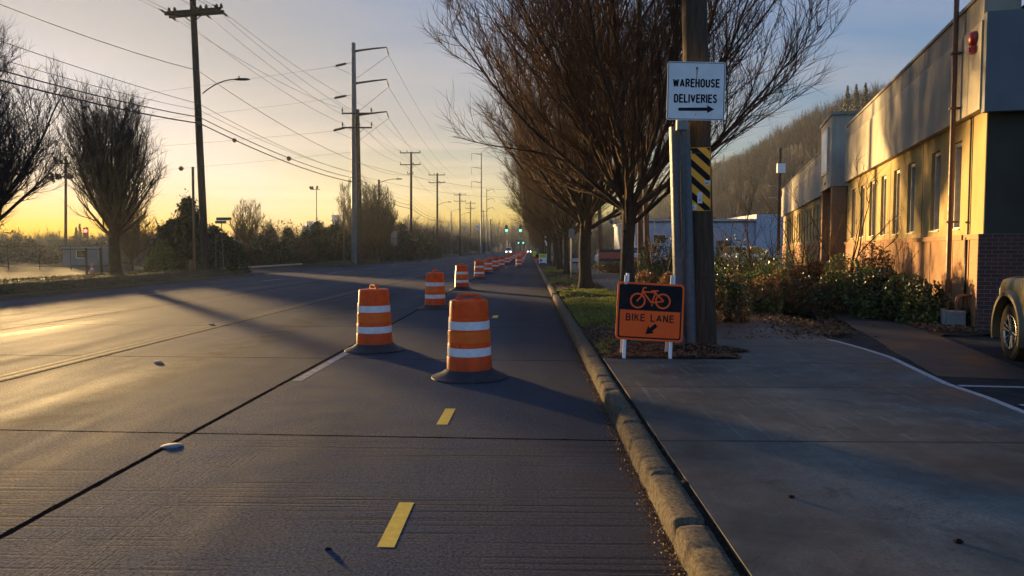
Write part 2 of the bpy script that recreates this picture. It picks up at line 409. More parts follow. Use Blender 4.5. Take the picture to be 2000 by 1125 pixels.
M['officegrey'] = mat_basic('grey_office_siding', (.12, .13, .14), .8, c2=(.17, .18, .19), scale=1)
M['roofdark'] = mat_basic('dark_roofing', (.05, .05, .05), .8)
M['carpaint'] = mat_basic('olive_grey_car_paint', (.050, .044, .025), .28, .4, .08, 2)
M['flare'] = mat_basic('fender_flare_paint', (.12, .10, .055), .4, .2, .08, 4)
M['whitecar'] = mat_basic('white_car_paint', (.6, .62, .65), .3)
M['tyre'] = mat_basic('tyre_rubber', (.03, .024, .018), .85, c2=(.07, .052, .035), scale=10, bump=.4, bscale=50)
M['chrome'] = mat_basic('alloy_rim', (.55, .52, .46), .25, .9, .1, 8)
M['mirrorblue'] = mat_basic('dark_mirror_shell', (.02, .04, .09), .25)
M['lens'] = mat_basic('headlight_lens', (.5, .5, .48), .1, .3)
M['green_on'] = mat_emit('lit_green_lens', (.05, 1, .55), 9)
M['lamp_on'] = mat_emit('lit_headlamp', (1, .93, .75), 9)
M['red_on'] = mat_emit('lit_red_lens', (1, .05, .04), 5)
M['lens_off'] = mat_basic('unlit_lens', (.02, .012, .01), .3)
M['shrub_green'] = mat_leaf('broad_green_leaf', [(.026, .052, .012), (.055, .092, .020), (.13, .165, .035), (.22, .20, .05)], .42, .2)
M['shrub_rust'] = mat_leaf('rusty_dry_leaf', [(.07, .03, .012), (.16, .07, .025), (.26, .13, .045), (.12, .09, .03)], .6, .3)
M['shrub_dark'] = mat_leaf('dark_evergreen_leaf', [(.012, .022, .008), (.025, .038, .012), (.045, .055, .018)], .5, .12)
M['litter'] = mat_leaf('fallen_leaf', [(.05, .022, .010), (.12, .055, .02), (.20, .10, .035), (.07, .045, .02)], .7, .1)
M['grass'] = mat_leaf('winter_grass', [(.055, .080, .012), (.11, .15, .022), (.22, .24, .04), (.26, .19, .07)], .6, .4)
M['dry_weed'] = mat_leaf('dry_verge_weed', [(.03, .028, .012), (.06, .05, .022), (.045, .055, .016), (.09, .07, .035)], .8, .1)
M['wood_mass'] = mat_leaf('winter_wood', [(.035, .028, .020), (.065, .048, .032), (.095, .070, .045), (.045, .042, .024)], .95, 0)
M['hill'] = mat_basic('leafy_hillside', (.035, .028, .018), .95, c2=(.065, .048, .030), scale=.05)
M['limegreen'] = mat_basic('lime_sign_sheet', (.55, .72, .04), .4)
M['signred'] = mat_basic('red_sign_board', (.45, .10, .06), .6)
M['teal'] = mat_basic('green_street_blade', (.05, .16, .13), .5)
M['ball'] = mat_basic('aerial_marker_ball', (.20, .07, .03), .6)
M['coneorange'] = mat_basic('orange_cone_plastic', (.85, .14, .04), .5)
M['button'] = mat_basic('worn_ceramic', (.10, .105, .11), .8, spec=.1, c2=(.24, .24, .24), scale=20)
M['railcream'] = mat_basic('cream_rail', (.45, .38, .25), .6)
M['trash'] = mat_basic('bin_shell', (.04, .035, .03), .6)

def arc(cx, cy, rx, ry, a0, a1, n=10):
    return [(cx+rx*math.cos(R(a0+(a1-a0)*i/n)), cy+ry*math.sin(R(a0+(a1-a0)*i/n))) for i in range(n+1)]
GL = {   # letter: (width, strokes) in a box one unit high
 'W': (.78, [[(0, 1), (.19, 0)], [(.19, 0), (.39, .92)], [(.39, .92), (.59, 0)], [(.59, 0), (.78, 1)]]),
 'A': (.60, [[(0, 0), (.30, 1)], [(.30, 1), (.60, 0)], [(.11, .28), (.49, .28)]]),
 'R': (.50, [[(0, 0), (0, 1)], [(0, 1), (.28, 1)]+arc(.28, .76, .22, .24, 90, -90)+[(0, .52)], [(.26, .52), (.52, 0)]]),
 'E': (.44, [[(0, 0), (0, 1)], [(0, 1), (.44, 1)], [(0, .53), (.38, .53)], [(0, 0), (.44, 0)]]),
 'H': (.50, [[(0, 0), (0, 1)], [(.5, 0), (.5, 1)], [(0, .52), (.5, .52)]]),
 'O': (.52, [arc(.26, .74, .26, .26, 0, 180)+arc(.26, .26, .26, .26, 180, 360)+[(.52, .74)]]),
 'U': (.50, [[(0, 1), (0, .25)]+arc(.25, .25, .25, .25, 180, 360)+[(.5, 1)]]),
 'S': (.46, [arc(.24, .76, .22, .24, 20, 200, 9)+[(.10, .60), (.36, .45)]+arc(.23, .25, .23, .25, 40, -165, 10)]),
 'D': (.50, [[(0, 0), (0, 1)], [(0, 1), (.22, 1)]+arc(.22, .72, .28, .28, 90, 0, 6)+arc(.22, .28, .28, .28, 0, -90, 6)+[(0, 0)]]),
 'L': (.42, [[(0, 1), (0, 0)], [(0, 0), (.42, 0)]]), 'I': (.0, [[(0, 0), (0, 1)]]),
 'V': (.58, [[(0, 1), (.29, 0)], [(.29, 0), (.58, 1)]]),
 'B': (.50, [[(0, 0), (0, 1)], [(0, 1), (.26, 1)]+arc(.26, .765, .21, .235, 90, -90)+[(0, .53)], [(.24, .53)]+arc(.26, .265, .24, .265, 90, -90)+[(0, 0)]]),
 'K': (.50, [[(0, 0), (0, 1)], [(.48, 1), (0, .40)], [(.16, .60), (.52, 0)]]),
 'N': (.52, [[(0, 0), (0, 1)], [(0, 1), (.52, 0)], [(.52, 0), (.52, 1)]]),
 'P': (.48, [[(0, 0), (0, 1)], [(0, 1), (.24, 1)]+arc(.24, .74, .24, .26, 90, -90)+[(0, .48)]]),
 'M': (.66, [[(0, 0), (0, 1)], [(0, 1), (.33, .25)], [(.33, .25), (.66, 1)], [(.66, 1), (.66, 0)]]),
 'T': (.50, [[(0, 1), (.5, 1)], [(.25, 0), (.25, 1)]]),
 '3': (.46, [arc(.23, .75, .21, .25, 160, -90, 10), arc(.22, .26, .24, .26, 90, -160, 10)]),
 '5': (.46, [[(.42, 1), (.06, 1)], [(.06, 1), (.04, .56)], [(.04, .56)]+arc(.22, .31, .24, .31, 110, -155, 12)]),
 ' ': (.22, [])}
def text_mb(mb, s, size, cx, cy, M4, width, weight, depth=.002, gap=.26):
    """letters built from strokes of the given weight (share of the height), fitted to `width` metres"""
    tot = sum(GL[c][0]+gap for c in s)-gap; kx = (width-size*weight)/tot; x = cx-(width-size*weight)/2; y0 = cy-size/2+size*weight/2; ky = size*(1-weight); e = 0
    for c in s:
        w_, st = GL[c]
        for k, ln in enumerate(st):
            P = [(x+p[0]*kx, y0+p[1]*ky) for p in ln]
            if len(P) == 2:
                d = (Vector(P[1])-Vector(P[0])).normalized()*size*weight*.42; P = [(P[0][0]-d.x, P[0][1]-d.y), (P[1][0]+d.x, P[1][1]+d.y)] if min(abs(d.x), abs(d.y)) < 1e-6 else P
            mb.stroke(P, size*weight, depth+.00012*(k+1), M4)
        x += (w_+gap)*kx
def rrect(w, h, r, n=6, cx=0, cy=0):
    P = []
    for (sx_, sy_, a0) in ((1, 1, 0), (-1, 1, 90), (-1, -1, 180), (1, -1, 270)):
        for i in range(n+1):
            a = R(a0+90*i/n); P.append((cx+sx_*(w/2-r)+r*math.cos(a), cy+sy_*(h/2-r)+r*math.sin(a)))
    return P
UP = Matrix.Rotation(PI/2, 4, 'X')     # x right, y up, facing -Y

#=== SECTION: LIGHT
w = bpy.data.worlds.new('World'); scene.world = w; w.use_nodes = True
nt = w.node_tree; t = NT.__new__(NT); t.t = nt; t.n = nt.nodes; t.l = nt.links
bg = nt.nodes['Background']
sky = t.new('ShaderNodeTexSky'); sky.sky_type = 'NISHITA'; sky.sun_disc = False
sky.sun_elevation = R(SUN_EL); sky.sun_rotation = R(-SUN_AZ)
sky.altitude = 0; sky.air_density = 1.0; sky.dust_density = 1.6; sky.ozone_density = 1.5
gen = t.new('ShaderNodeTexCoord').outputs['Generated']
sep = t.new('ShaderNodeSeparateXYZ'); t.l.new(gen, sep.inputs[0])
zz = t.math('MAXIMUM', sep.outputs[2], .03)
pl = t.new('ShaderNodeCombineXYZ')
t.l.new(t.math('DIVIDE', sep.outputs[0], zz), pl.inputs[0]); t.l.new(t.math('DIVIDE', sep.outputs[1], zz), pl.inputs[1])
cn = t.noise(pl.outputs[0], .30, 6, .55, (.5, 1.0, 1), dist=.6)
cf = t.math('MULTIPLY', t.rng(cn, .47, .62, 0, .75), t.math('MULTIPLY', t.rng(sep.outputs[2], .03, .08, 0, 1), t.rng(sep.outputs[2], .16, .4, 1, 0)))
# phone-like exposure of the bright sky: keep its colours, compress its range
def sep3(c): n_ = t.new('ShaderNodeSeparateColor'); t.l.new(c, n_.inputs[0]); return n_.outputs
sc_ = sep3(sky.outputs[0]); lum = t.math('ADD', t.math('ADD', t.math('MULTIPLY', sc_[0], .3), t.math('MULTIPLY', sc_[1], .5)), t.math('MULTIPLY', sc_[2], .2))
gain = t.math('MULTIPLY', t.math('POWER', t.math('MAXIMUM', lum, .001), SKY_POW-1), SKY_GAIN)
vm = t.new('ShaderNodeVectorMath', operation='SCALE'); t.l.new(sky.outputs[0], vm.inputs[0]); t.l.new(gain, vm.inputs['Scale'])
hs = t.new('ShaderNodeHueSaturation'); t.l.new(vm.outputs[0], hs.inputs['Color'])
low = t.rng(sep.outputs[2], .03, .16, 1, 0)
t.l.new(t.math('ADD', t.rng(lum, 1.5, 9, 1.0, .60), t.math('ADD', t.math('MULTIPLY', low, .28), t.math('MULTIPLY', t.rng(sep.outputs[2], .02, .10, .16, 0), t.rng(lum, 6, 12, 0, 1)))), hs.inputs['Saturation'])
# sky facing away from the sun is raised to brighten shaded sides
dt = t.new('ShaderNodeVectorMath', operation='DOT_PRODUCT'); t.l.new(gen, dt.inputs[0]); dt.inputs[1].default_value = (-math.sin(R(SUN_AZ)), math.cos(R(SUN_AZ)), 0)
t.l.new(t.math('MULTIPLY', t.rng(dt.outputs['Value'], -.5, .42, 1.45, 1.0), t.math('ADD', t.math('MULTIPLY', low, .22), 1.0)), hs.inputs['Value'])
base_sky = t.mix(1.0, hs.outputs[0], SKY_TINT, 'MULTIPLY')
cloud = t.mix(.45, base_sky, (CLOUD[0], CLOUD[1], CLOUD[2]))
skyc = t.mix(cf, base_sky, cloud)
t.l.new(skyc, bg.inputs[0]); bg.inputs[1].default_value = .15
sun = bpy.data.lights.new('sun', 'SUN'); sun.energy = 5.0; sun.angle = R(2.2); sun.color = (1, .64, .26)
so = bpy.data.objects.new('sun', sun); col.objects.link(so)
sd = Vector((-math.sin(R(SUN_AZ))*math.cos(R(SUN_EL)), math.cos(R(SUN_AZ))*math.cos(R(SUN_EL)), math.sin(R(SUN_EL))))
so.rotation_euler = (-sd).to_track_quat('-Z', 'Y').to_euler(); so.location = sd*60
cam = bpy.data.cameras.new('camera'); co_ = bpy.data.objects.new('camera', cam); col.objects.link(co_)
cam.sensor_width = 36; cam.lens = FPX/2000*36; cam.clip_end = 6000; cam.clip_start = .05
co_.location = (0, 0, CAMZ); co_.rotation_euler = (PI/2-PITCH, 0, YAW)
scene.camera = co_
scene.view_settings.view_transform = 'Standard'; scene.view_settings.look = 'None'; scene.view_settings.gamma = 1
scene.view_settings.exposure = 1.6
scene.cycles.max_bounces = 6; scene.cycles.volume_bounces = 0; scene.cycles.transparent_max_bounces = 6
#=== SECTION: SETTING
def struct(o): o['kind'] = 'structure'; return o
rg = random.Random(5)
def sheet(name, pts, z, mat):
    b = MB(); b.add([(x, y, z) for x, y in pts], [tuple(range(len(pts)))]); return struct(b.build(name, mat))
def hfield(name, x0, x1, y0, y1, nx, ny, fn, mat, power=1.0):
    xs = np.linspace(x0, x1, nx); ty = np.linspace(0, 1, ny)**power; ys = y0+(y1-y0)*ty
    Xg, Yg = np.meshgrid(xs, ys); Z = np.vectorize(fn)(Xg, Yg)
    V = np.stack([Xg.ravel(), Yg.ravel(), Z.ravel()], 1)
    i = np.arange(ny-1)[:, None]*nx+np.arange(nx-1)[None, :]
    F = np.stack([i, i+1, i+1+nx, i+nx], -1).reshape(-1, 4)
    return struct(fastmesh(name, V, F, mat, smooth=True))
from mathutils import noise as mn
def nz(x, y, s, seed=0): return mn.noise(Vector((x*s+seed*7.3, y*s-seed*3.1, seed*1.7)))
sheet('ground', [(-2500, -300), (2500, -300), (2500, 4000), (-2500, 4000)], -.06, M['ground'])
ROADL = -17.3
sheet('road', [(ROADL, -12), (.80, -12), (.80, 620), (ROADL, 620)], 0, M['road'])
side = sheet('side_street', [(-30, 49), (ROADL, 46), (ROADL, 68.5), (-30, 63)], -.004, M['asphalt'])
# painted markings
b = MB()
for k in range(-1, 22):
    y = 9.2+12.2*k; b.add([(-2.99, y, .0015), (-2.87, y, .0015), (-2.87, y+3.05, .0015), (-2.99, y+3.05, .0015)], [(0, 1, 2, 3)])
struct(b.build('lane_marking', M['faded_paint']))
b = MB()
for x in (-6.98, -6.80):
    b.add([(x, -10, .0015), (x+.10, -10, .0015), (x+.10, 600, .0015), (x, 600, .0015)], [(0, 1, 2, 3)])
for x in (-10.45,):
    for k in range(0, 40): b.add([(x, 6+9*k, .0015), (x+.1, 6+9*k, .0015), (x+.1, 9+9*k, .0015), (x, 9+9*k, .0015)], [(0, 1, 2, 3)])
struct(b.build('centre_line', M['yellow_paint']))
b = MB()
for k in range(0, 40): b.add([(-14.0, 14+12.2*k, .0015), (-13.88, 14+12.2*k, .0015), (-13.88, 17+12.2*k, .0015), (-14.0, 17+12.2*k, .0015)], [(0, 1, 2, 3)])
struct(b.build('far_lane_marking', M['faded_paint']))
def tape(p4):
    q = [G(x, y, .0015) for x, y in p4]; b = MB(); b.add(q, [(0, 1, 2, 3)]); return b
b = tape([(736, 1068), (770, 1069), (808.5, 981.5), (780, 981)]); struct(b.build('temporary_marking', M['yellow_tape']))
b = tape([(852, 829), (874, 829), (890, 798), (870, 798)]); struct(b.build('temporary_marking', M['yellow_tape']))
b = tape([(960, 621), (971, 621), (974, 616), (964, 616)]); struct(b.build('temporary_marking', M['yellow_tape']))
# kerb: long worn stones
def kerb_mesh():
    prof = [(.800, -.02), (.804, .05), (.808, .105), (.814, .138), (.834, .152), (.90, .155), (.955, .153), (.985, .149), (.99, .05)]
    ys = []; y = 2.6
    while y < 620:
        ys.append(y); y += .022 if y < 9 else (.07 if y < 16 else (.2 if y < 40 else 2.5))
    cuts = [4.05, 4.95, 6.42, 7.02, 8.8, 10.4, 12.0, 13.6, 15.2, 17, 19, 21.5]
    V = []; n = len(prof)
    for y in ys:
        c = min(abs(y-q) for q in cuts); g = max(0, 1-c/.045)
        s = sum(1 for q in cuts if q < y); off = ((s*37) % 7-3)*.0018
        chip = max(0, nz(y, s, 4.5, 3)-.16)*.10 if y < 16 else 0
        if 6.42 < y < 7.02: chip += .012
        for i, (x, z) in enumerate(prof):
            tk = .35 if i >= 5 else 1
            wgt = (0, .5, 1, 1.6, 1.3, .6, .4, .2, 0)[i]
            nn = nz(y*1.0, i*.7, 1.2, 1)*.004+nz(y, i*1.3, 17, 2)*.0045+nz(y, i*2, 40, 4)*.006
            nn *= tk; xx = x+off*(.5)+nn*(1 if i < 6 else .3)+chip*wgt*.9
            zz_ = z+(nn*.7+off*.4 if i > 1 else 0)-chip*wgt*.35-(g*.05 if 1 < i < 8 else 0)
            if 0 < i < 7: xx += g*.015 if i < 4 else 0
            V.append((xx, y, zz_))
    V = np.array(V); m = len(ys)
    i = np.arange(m-1)[:, None]*n+np.arange(n-1)[None, :]
    F = np.stack([i, i+1, i+1+n, i+n], -1).reshape(-1, 4)[:, ::-1]
    o = fastmesh('kerb', V, F, M['kerb'], smooth=True); return struct(o)
kerb_mesh()
hfield('kerb_seam', .983, 1.045, 2, 60, 6, 900, lambda x, y: .134+.022*nz(x*3, y, 3.1, 17)+.014*nz(x, y, 14, 18), M['dirt'], 2.2)
# left kerb of the road
b = MB(); b.bb(ROADL-.18, ROADL, -10, 45.5, -.02, .13); b.bb(ROADL-.18, ROADL, 69, 620, -.02, .13); struct(b.build('far_kerb', M['kerb']))
# sidewalk (slab by the driveway, then the path behind the planting strip)
wl = [G(x, y, .15) for x, y in ((2000, 805), (1930, 777), (1850, 750), (1790, 722), (1740, 698), (1690, 682), (1640, 668), (1618, 663))]
SW = [(1.035, -8), (wl[0].x+.04, -8)]+[(p.x+.045, p.y) for p in wl]+[(5.45, 15.5), (5.7, 19), (5.6, 26), (5.4, 60), (5.4, 420), (3.05, 420), (3.05, 12.9), (2.9, 11.9), (3.0, 11.2), (2.9, 10.55), (1.6, 10.3), (1.035, 10.25)]
b = MB(); b.prism(SW, .17, Matrix.Translation((0, 0, -.02))); o = struct(b.build('sidewalk', M['walk']))
bm_ = None
# seamless verge of soil and turf between kerb and path
def strip_h(x, y):
    e = min(x-1.0, 3.08-x)
    return .115+.05*min(1, max(0, e/.3))+.035*nz(x, y, 2.2, 4)*min(1, max(0, e/.25)) + .015*nz(x, y, 8, 5)
hfield('planting_strip', 1.0, 3.08, 10.2, 420, 24, 420, strip_h, M['soil'], 2.4)
# dirt heaped round the utility pole
def heap_h(x, y):
    r = math.hypot((x-2.35)/1.25, (y-11.05)/.95); return .10+max(0, (1-r))*.16+.03*nz(x, y, 5, 6)*(1 if r < 1.05 else 0)-(.05 if r > 1.15 else 0)
hfield('soil_heap', .99+.1, 3.7, 10.0, 12.2, 60, 50, heap_h, M['dirt'])
# parking lot
b = MB(); b.add([(x, y, .118) for x, y in [(4.60, -8), (60, -8), (60, 14.0), (7.2, 13.4), (6.0, 14.3), (5.45, 15.5), (4.9, 12.4), (4.60, 9.2)]], [tuple(range(8))]); struct(b.build('parking_lot', M['asphalt']))
def paint_strip(pts, w, z, name, mat):
    b = MB(); n = len(pts); L = []; Q = []
    for i in range(n):
        a = Vector(pts[max(0, i-1)][:2]); c = Vector(pts[min(n-1, i+1)][:2]); d = (c-a).normalized(); q = Vector((-d.y, d.x))*w/2; p = Vector(pts[i][:2])
        L.append(p+q); Q.append(p-q)
    for i in range(n-1): b.add([(L[i].x, L[i].y, z), (Q[i].x, Q[i].y, z), (Q[i+1].x, Q[i+1].y, z), (L[i+1].x, L[i+1].y, z)], [(0, 1, 2, 3)])
    return struct(b.build(name, mat))
b = None
paint_strip([(wl[0].x, -8)]+[(p.x, p.y) for p in wl], .08, .1515, 'parking_edge_line', M['white_paint'])
for pts in ([(4.86, 7.35), (9, 7.0)], [(4.86, 6.95), (9.5, 5.6)], [(4.86, 8.4), (7.3, 8.1), (9, 7.9)]):
    paint_strip(pts, .09, .1225, 'stall_line', M['white_paint'])
# building side walk and planting bed
B0 = G(1910, 652, .05); B0.z = 0
BU = Vector((math.sin(R(14.5)), math.cos(R(14.5)), 0)); BV = Vector((-BU.y, BU.x, 0))
def BL(u, v, z=0): p = B0+BU*u+BV*v; return Vector((p.x, p.y, z))
b = MB(); pts = [BL(-6, 2.2), BL(-6, 1.0), BL(0, 1.0), BL(5.5, 1.2), BL(6.8, 1.7), BL(6.2, 2.3), BL(4, 2.25), BL(2, 2.2)]
b.prism([(p.x, p.y) for p in pts][::-1], .150, Matrix.Translation((0, 0, -.02))); struct(b.build('building_path', M['slab']))
b = MB(); p0 = [BL(-6, 2.2), BL(2, 2.2), BL(4, 2.25), BL(6.2, 2.3)]
def bed_h(x, y):
    p = Vector((x, y, 0))-B0; u = p.dot(BU); v = p.dot(BV)
    if v < -.2: return -.1
    if x < 5.35: return .08
    if u < 6.5 and v > 1.05: return .06 if v < 2.6 else -.02 if u < 3.5 else .13
    return .15+.06*nz(x, y, 1.5, 7)+.03*nz(x, y, 5, 8)
hfield('planting_bed', 5.0, 26, 13.2, 75, 90, 160, bed_h, M['soil'], 1.4)
# left verge: low bank between road and rail
def verge_h(x, y):
    e = (ROADL-.15)-x
    a = .12+.30*max(0, min(1, e/1.3))-.20*max(0, min(1, (e-3.2)/1.5))
    g = max(0, min(1, (47.5-y)/3)) if y < 58 else max(0, min(1, (y-68.5)/3))
    return a*g-.07*(1-g)+(.05*nz(x, y, .9, 9)+.03*nz(x, y, 3, 10))*g
hfield('verge', -24, ROADL-.15, -5, 420, 26, 420, verge_h, M['verge'], 1.8)
# hillside: ridge parallel to the road on the right, and low rise at the end
def hill_h(x, y):
    s = max(0, min(1, (x-34)/85)); s = s*s*(3-2*s)
    f = max(0, min(1, (y-95)/120)); f = f*f*(3-2*f)
    e = .62+.38*max(0, min(1, (y-90)/160))
    return -.5+46*s*f*e*(1+.10*nz(x, y, .012, 11)+.03*nz(x, y, .05, 12))
hfield('hillside', 30, 330, 60, 1500, 60, 150, hill_h, M['hill'], 1.5)
def end_h(x, y):
    e = max(0, min(1, (y-520)/250)); return -.5+14*e*(1+.25*nz(x, y, .01, 13))*max(.25, min(1, (x+150)/180))
hfield('far_rise', -420, 40, 500, 1500, 50, 40, end_h, M['hill'])
#=== SECTION: DRUMS AND SIGNS
def make_drum():
    root = empty('traffic_drum')
    b = MB(); b.lathe([(.485, 0), (.495, .006), (.492, .016), (.465, .026), (.40, .050), (.345, .078), (.312, .108), (.300, .118), (.05, .118)], 56, closed=False)
    b.build('rubber_base', M['rubber'], root, True, 50)
    tiers = [(.290, .293, .10, .285), (.279, .281, .285, .455), (.270, .272, .455, .625), (.261, .263, .625, .79), (.246, .253, .79, .985)]
    prof = []
    for (rt, rb, z0, z1) in tiers:
        prof += [(rb+.001, z0), (rb, z0+.012), (rt, z1-.012), (rt-.004, z1-.001)]
    prof += [(.236, 1.000), (.220, 1.007), (.02, 1.009)]
    b = MB(); b.lathe(prof, 64); b.build('drum_body', M['orange'], root, True, 35)
    for z0, z1, r0, r1, m, nm in ((.297, .405, .2845, .2835, 'reflect', 'white_band'), (.635, .742, .2665, .2655, 'reflect', 'white_band'), (.468, .612, .2755, .2745, 'amber', 'orange_band')):
        b = MB(); b.lathe([(r0-.006, z0), (r0, z0+.001), (r1, z1-.001), (r1-.006, z1)], 64, closed=True)
        b.build(nm, M[m], root, True, 40)
    # carry handle: trapezoid plate with a slot
    b = MB(); O = [(-.185, 0), (.185, 0), (.118, .078), (.105, .084), (-.105, .084), (-.118, .078)]
    I = [(-.085, .022), (.085, .022), (.085, .050), (.080, .055), (-.080, .055), (-.085, .050)]
    V = [(x, s*.022, z) for s in (-1, 1) for (x, z) in O+I]; n = 6; fs = []
    for k in range(6):
        q = (k+1) % 6
        fs += [(k, q, 6+q, 6+k), (12+k, 18+k, 18+q, 12+q), (k, 12+k, 12+q, q), (6+k, 6+q, 18+q, 18+k)]
    b.add([(x, y, z+1.0) for x, y, z in V], fs); h = b.build('handle', M['orange'], root)
    bv = h.modifiers.new('b', 'BEVEL'); bv.width = .006; bv.segments = 2
    b = MB()
    for x in (-.105, .105): b = MB(); b.lathe([(.014, -.028), (.014, .028)], 12, (x, 0, 1.058), 'y'); b.build('bolt', M['galv'], h)
    return root
drum = make_drum()
spots = [(G(917, 737), 4, 'nearest orange traffic drum standing alone on the dark lane right of the joint'),
         (G(732, 684), -58, 'second nearest orange traffic drum, left of the nearest, on the lane joint'),
         (G(850, 603), 75, 'third traffic drum with its handle seen end-on, behind the left front drum'),
         (G(902, 566), 82, 'fourth drum in the left line, between the third drum and the far queue'),
         (G(936, 545), 20, 'fifth drum in the left line, squat upright handle, wide black base'),
         (G(953.5, 534.5), 60, 'sixth drum of the left line, partly overlapped by the fifth'),
         (G(967.5, 527.5), 5, 'seventh drum of the left line, where the drums start to overlap'),
         (G(979.3, 523.4), 40, 'eighth drum of the left line, half hidden behind the seventh'),
         (G(991, 517), 70, 'ninth drum of the left line, just left of the lone drum near the kerb lane')]
for y_, x_ in ((92, -2.45), (104, -2.5), (118, -2.42), (133, -2.5), (149, -2.45), (167, -2.5), (187, -2.45), (209, -2.5), (233, -2.45), (260, -2.5)):
    spots.append((Vector((x_, y_, 0)), rg.uniform(0, 180), None))
spots.append((G(1013.6, 522.6), 12, 'lone drum of the right-hand line, lit down its left edge, beside the far queue'))
for y_, x_ in ((80, -.86), (94, -.84), (109, -.8), (126, -.85), (145, -.82), (166, -.85), (190, -.82), (217, -.85), (247, -.82), (280, -.85)):
    spots.append((Vector((x_, y_, 0)), rg.uniform(0, 180), None))
for i, (p, a, lb) in enumerate(spots):
    lb = lb or ('tiny orange drum far down the left line of drums' if p.x < -1.6 else 'tiny orange drum far down the right line of drums near the kerb')
    o = drum if i == 0 else copy_tree(drum)
    o.location = (p.x, p.y, .004); o.rotation_euler = (R(rg.uniform(-.5, .5)), R(rg.uniform(-.5, .5)), R(a)); tag(o, lb, 'traffic drum', 'orange traffic drums closing off the lane')

# ---- BIKE LANE sign on two legs
def bike_sign():
    base = G(1266, 694, .2); W, H = .93, .80
    root = empty('bike_lane_sign', base, R(2), 'orange and black BIKE LANE sign on two white legs, leaning by the kerb', 'road sign')
    tilt = Matrix.Rotation(R(-6), 4, 'X') @ Matrix.Rotation(R(3.2), 4, 'Y') @ Matrix.Translation((0, 0, .60))
    L = tilt @ UP
    rr = rrect(W, H, .055)
    b = MB(); b.prism(rr, .012, L @ Matrix.Translation((0, 0, -.012))); pn = b.build('sign_panel', M['signorange'], root)
    b = MB(); z = .002
    # black line border as a ring, black field at the top
    O = rrect(W-.055, H-.055, .038); I = rrect(W-.095, H-.095, .026); n = len(O)
    vs = [L @ Vector((x, y, zz_)) for zz_ in (0, z) for (x, y) in O+I]; fs = []
    for k in range(n):
        q = (k+1) % n; a = 2*n
        fs += [(a+k, a+q, a+n+q, a+n+k), (k, a+k, a+q, q), (n+k, n+q, a+n+q, a+n+k)]
    b.add(vs, [f[::-1] for f in fs])
    b.prism([(-W/2+.0475, .015), (W/2-.0475, .015), (W/2-.0475, H/2-.06), (W/2-.06, H/2-.0475), (-W/2+.06, H/2-.0475), (-W/2+.0475, H/2-.06)], .0028, L)
    b.build('black_field', M['signblack'], pn)
    b = MB(); Lz = L @ Matrix.Translation((0, 0, .003)); w_ = .020; hh = .003
    def circ(cx, cy, r, n=40): return [(cx+r*math.cos(2*PI*i/n), cy+r*math.sin(2*PI*i/n)) for i in range(n)]
    k = .572/502*1.0  # photo pixels of the enlarged sign to metres
    def S(x, y): return ((x-640)*.00113, .365-(y-142)*.00113)
    for c in ((482, 335), (790, 328)): b.stroke(circ(*S(*c), .097), w_+.002, hh, Lz, True)
    for i, ln in enumerate(([(470, 342), (522, 282), (548, 172), (583, 172)], [(545, 228), (655, 358)], [(545, 224), (690, 222)], [(655, 358), (702, 202)], [(665, 352), (800, 326)], [(700, 238), (800, 326)], [(655, 372), (662, 392)])):
        b.stroke([S(*q) for q in ln], w_, hh+.0006*(i+1), Lz)
    b.stroke([S(645, 206), S(730, 203)], .018, hh+.006, Lz)
    b.build('bicycle_symbol', M['signorange'], pn)
    for w_x, c_x, s_x in ((.262, -.2015, 'BIKE'), (.322, .1715, 'LANE')): b = MB(); text_mb(b, s_x, .102, c_x, -.085, L, w_x, .155, depth=.003, gap=.34); b.build('lettering', M['signblack'], pn)
    b = MB(); ang = R(222); d = Vector((math.cos(ang), math.sin(ang))); q = Vector((-d.y, d.x)); c = Vector((.02, -.245))
    A = [c-d*.10+q*.026, c+d*.0+q*.026, c-d*.005+q*.065, c+d*.10, c-d*.005-q*.065, c+d*.0-q*.026, c-d*.10-q*.026]
    b.prism([(p.x, p.y) for p in A], .003, L); b.build('arrow', M['signblack'], pn)
    for sx_ in (-.33, .31):
        b = MB(); b.box((0, 0, 0), (.042, .03, 1.18), None)
        o = b.build('leg', M['legwhite'], root)
        Mx = Matrix.Rotation(R(-6), 4, 'X') @ Matrix.Rotation(R(3.2), 4, 'Y') @ Matrix.Translation((sx_, .028, .53))
        o.data.transform(Mx)
        b = MB(); b.box((0, 0, 0), (.04, .025, 1.25)); o2 = b.build('rear_leg', M['legwhite'], root)
        o2.data.transform(Matrix.Translation((sx_+.03, .26, .50)) @ Matrix.Rotation(R(17), 4, 'X'))
    return root
bike_sign()

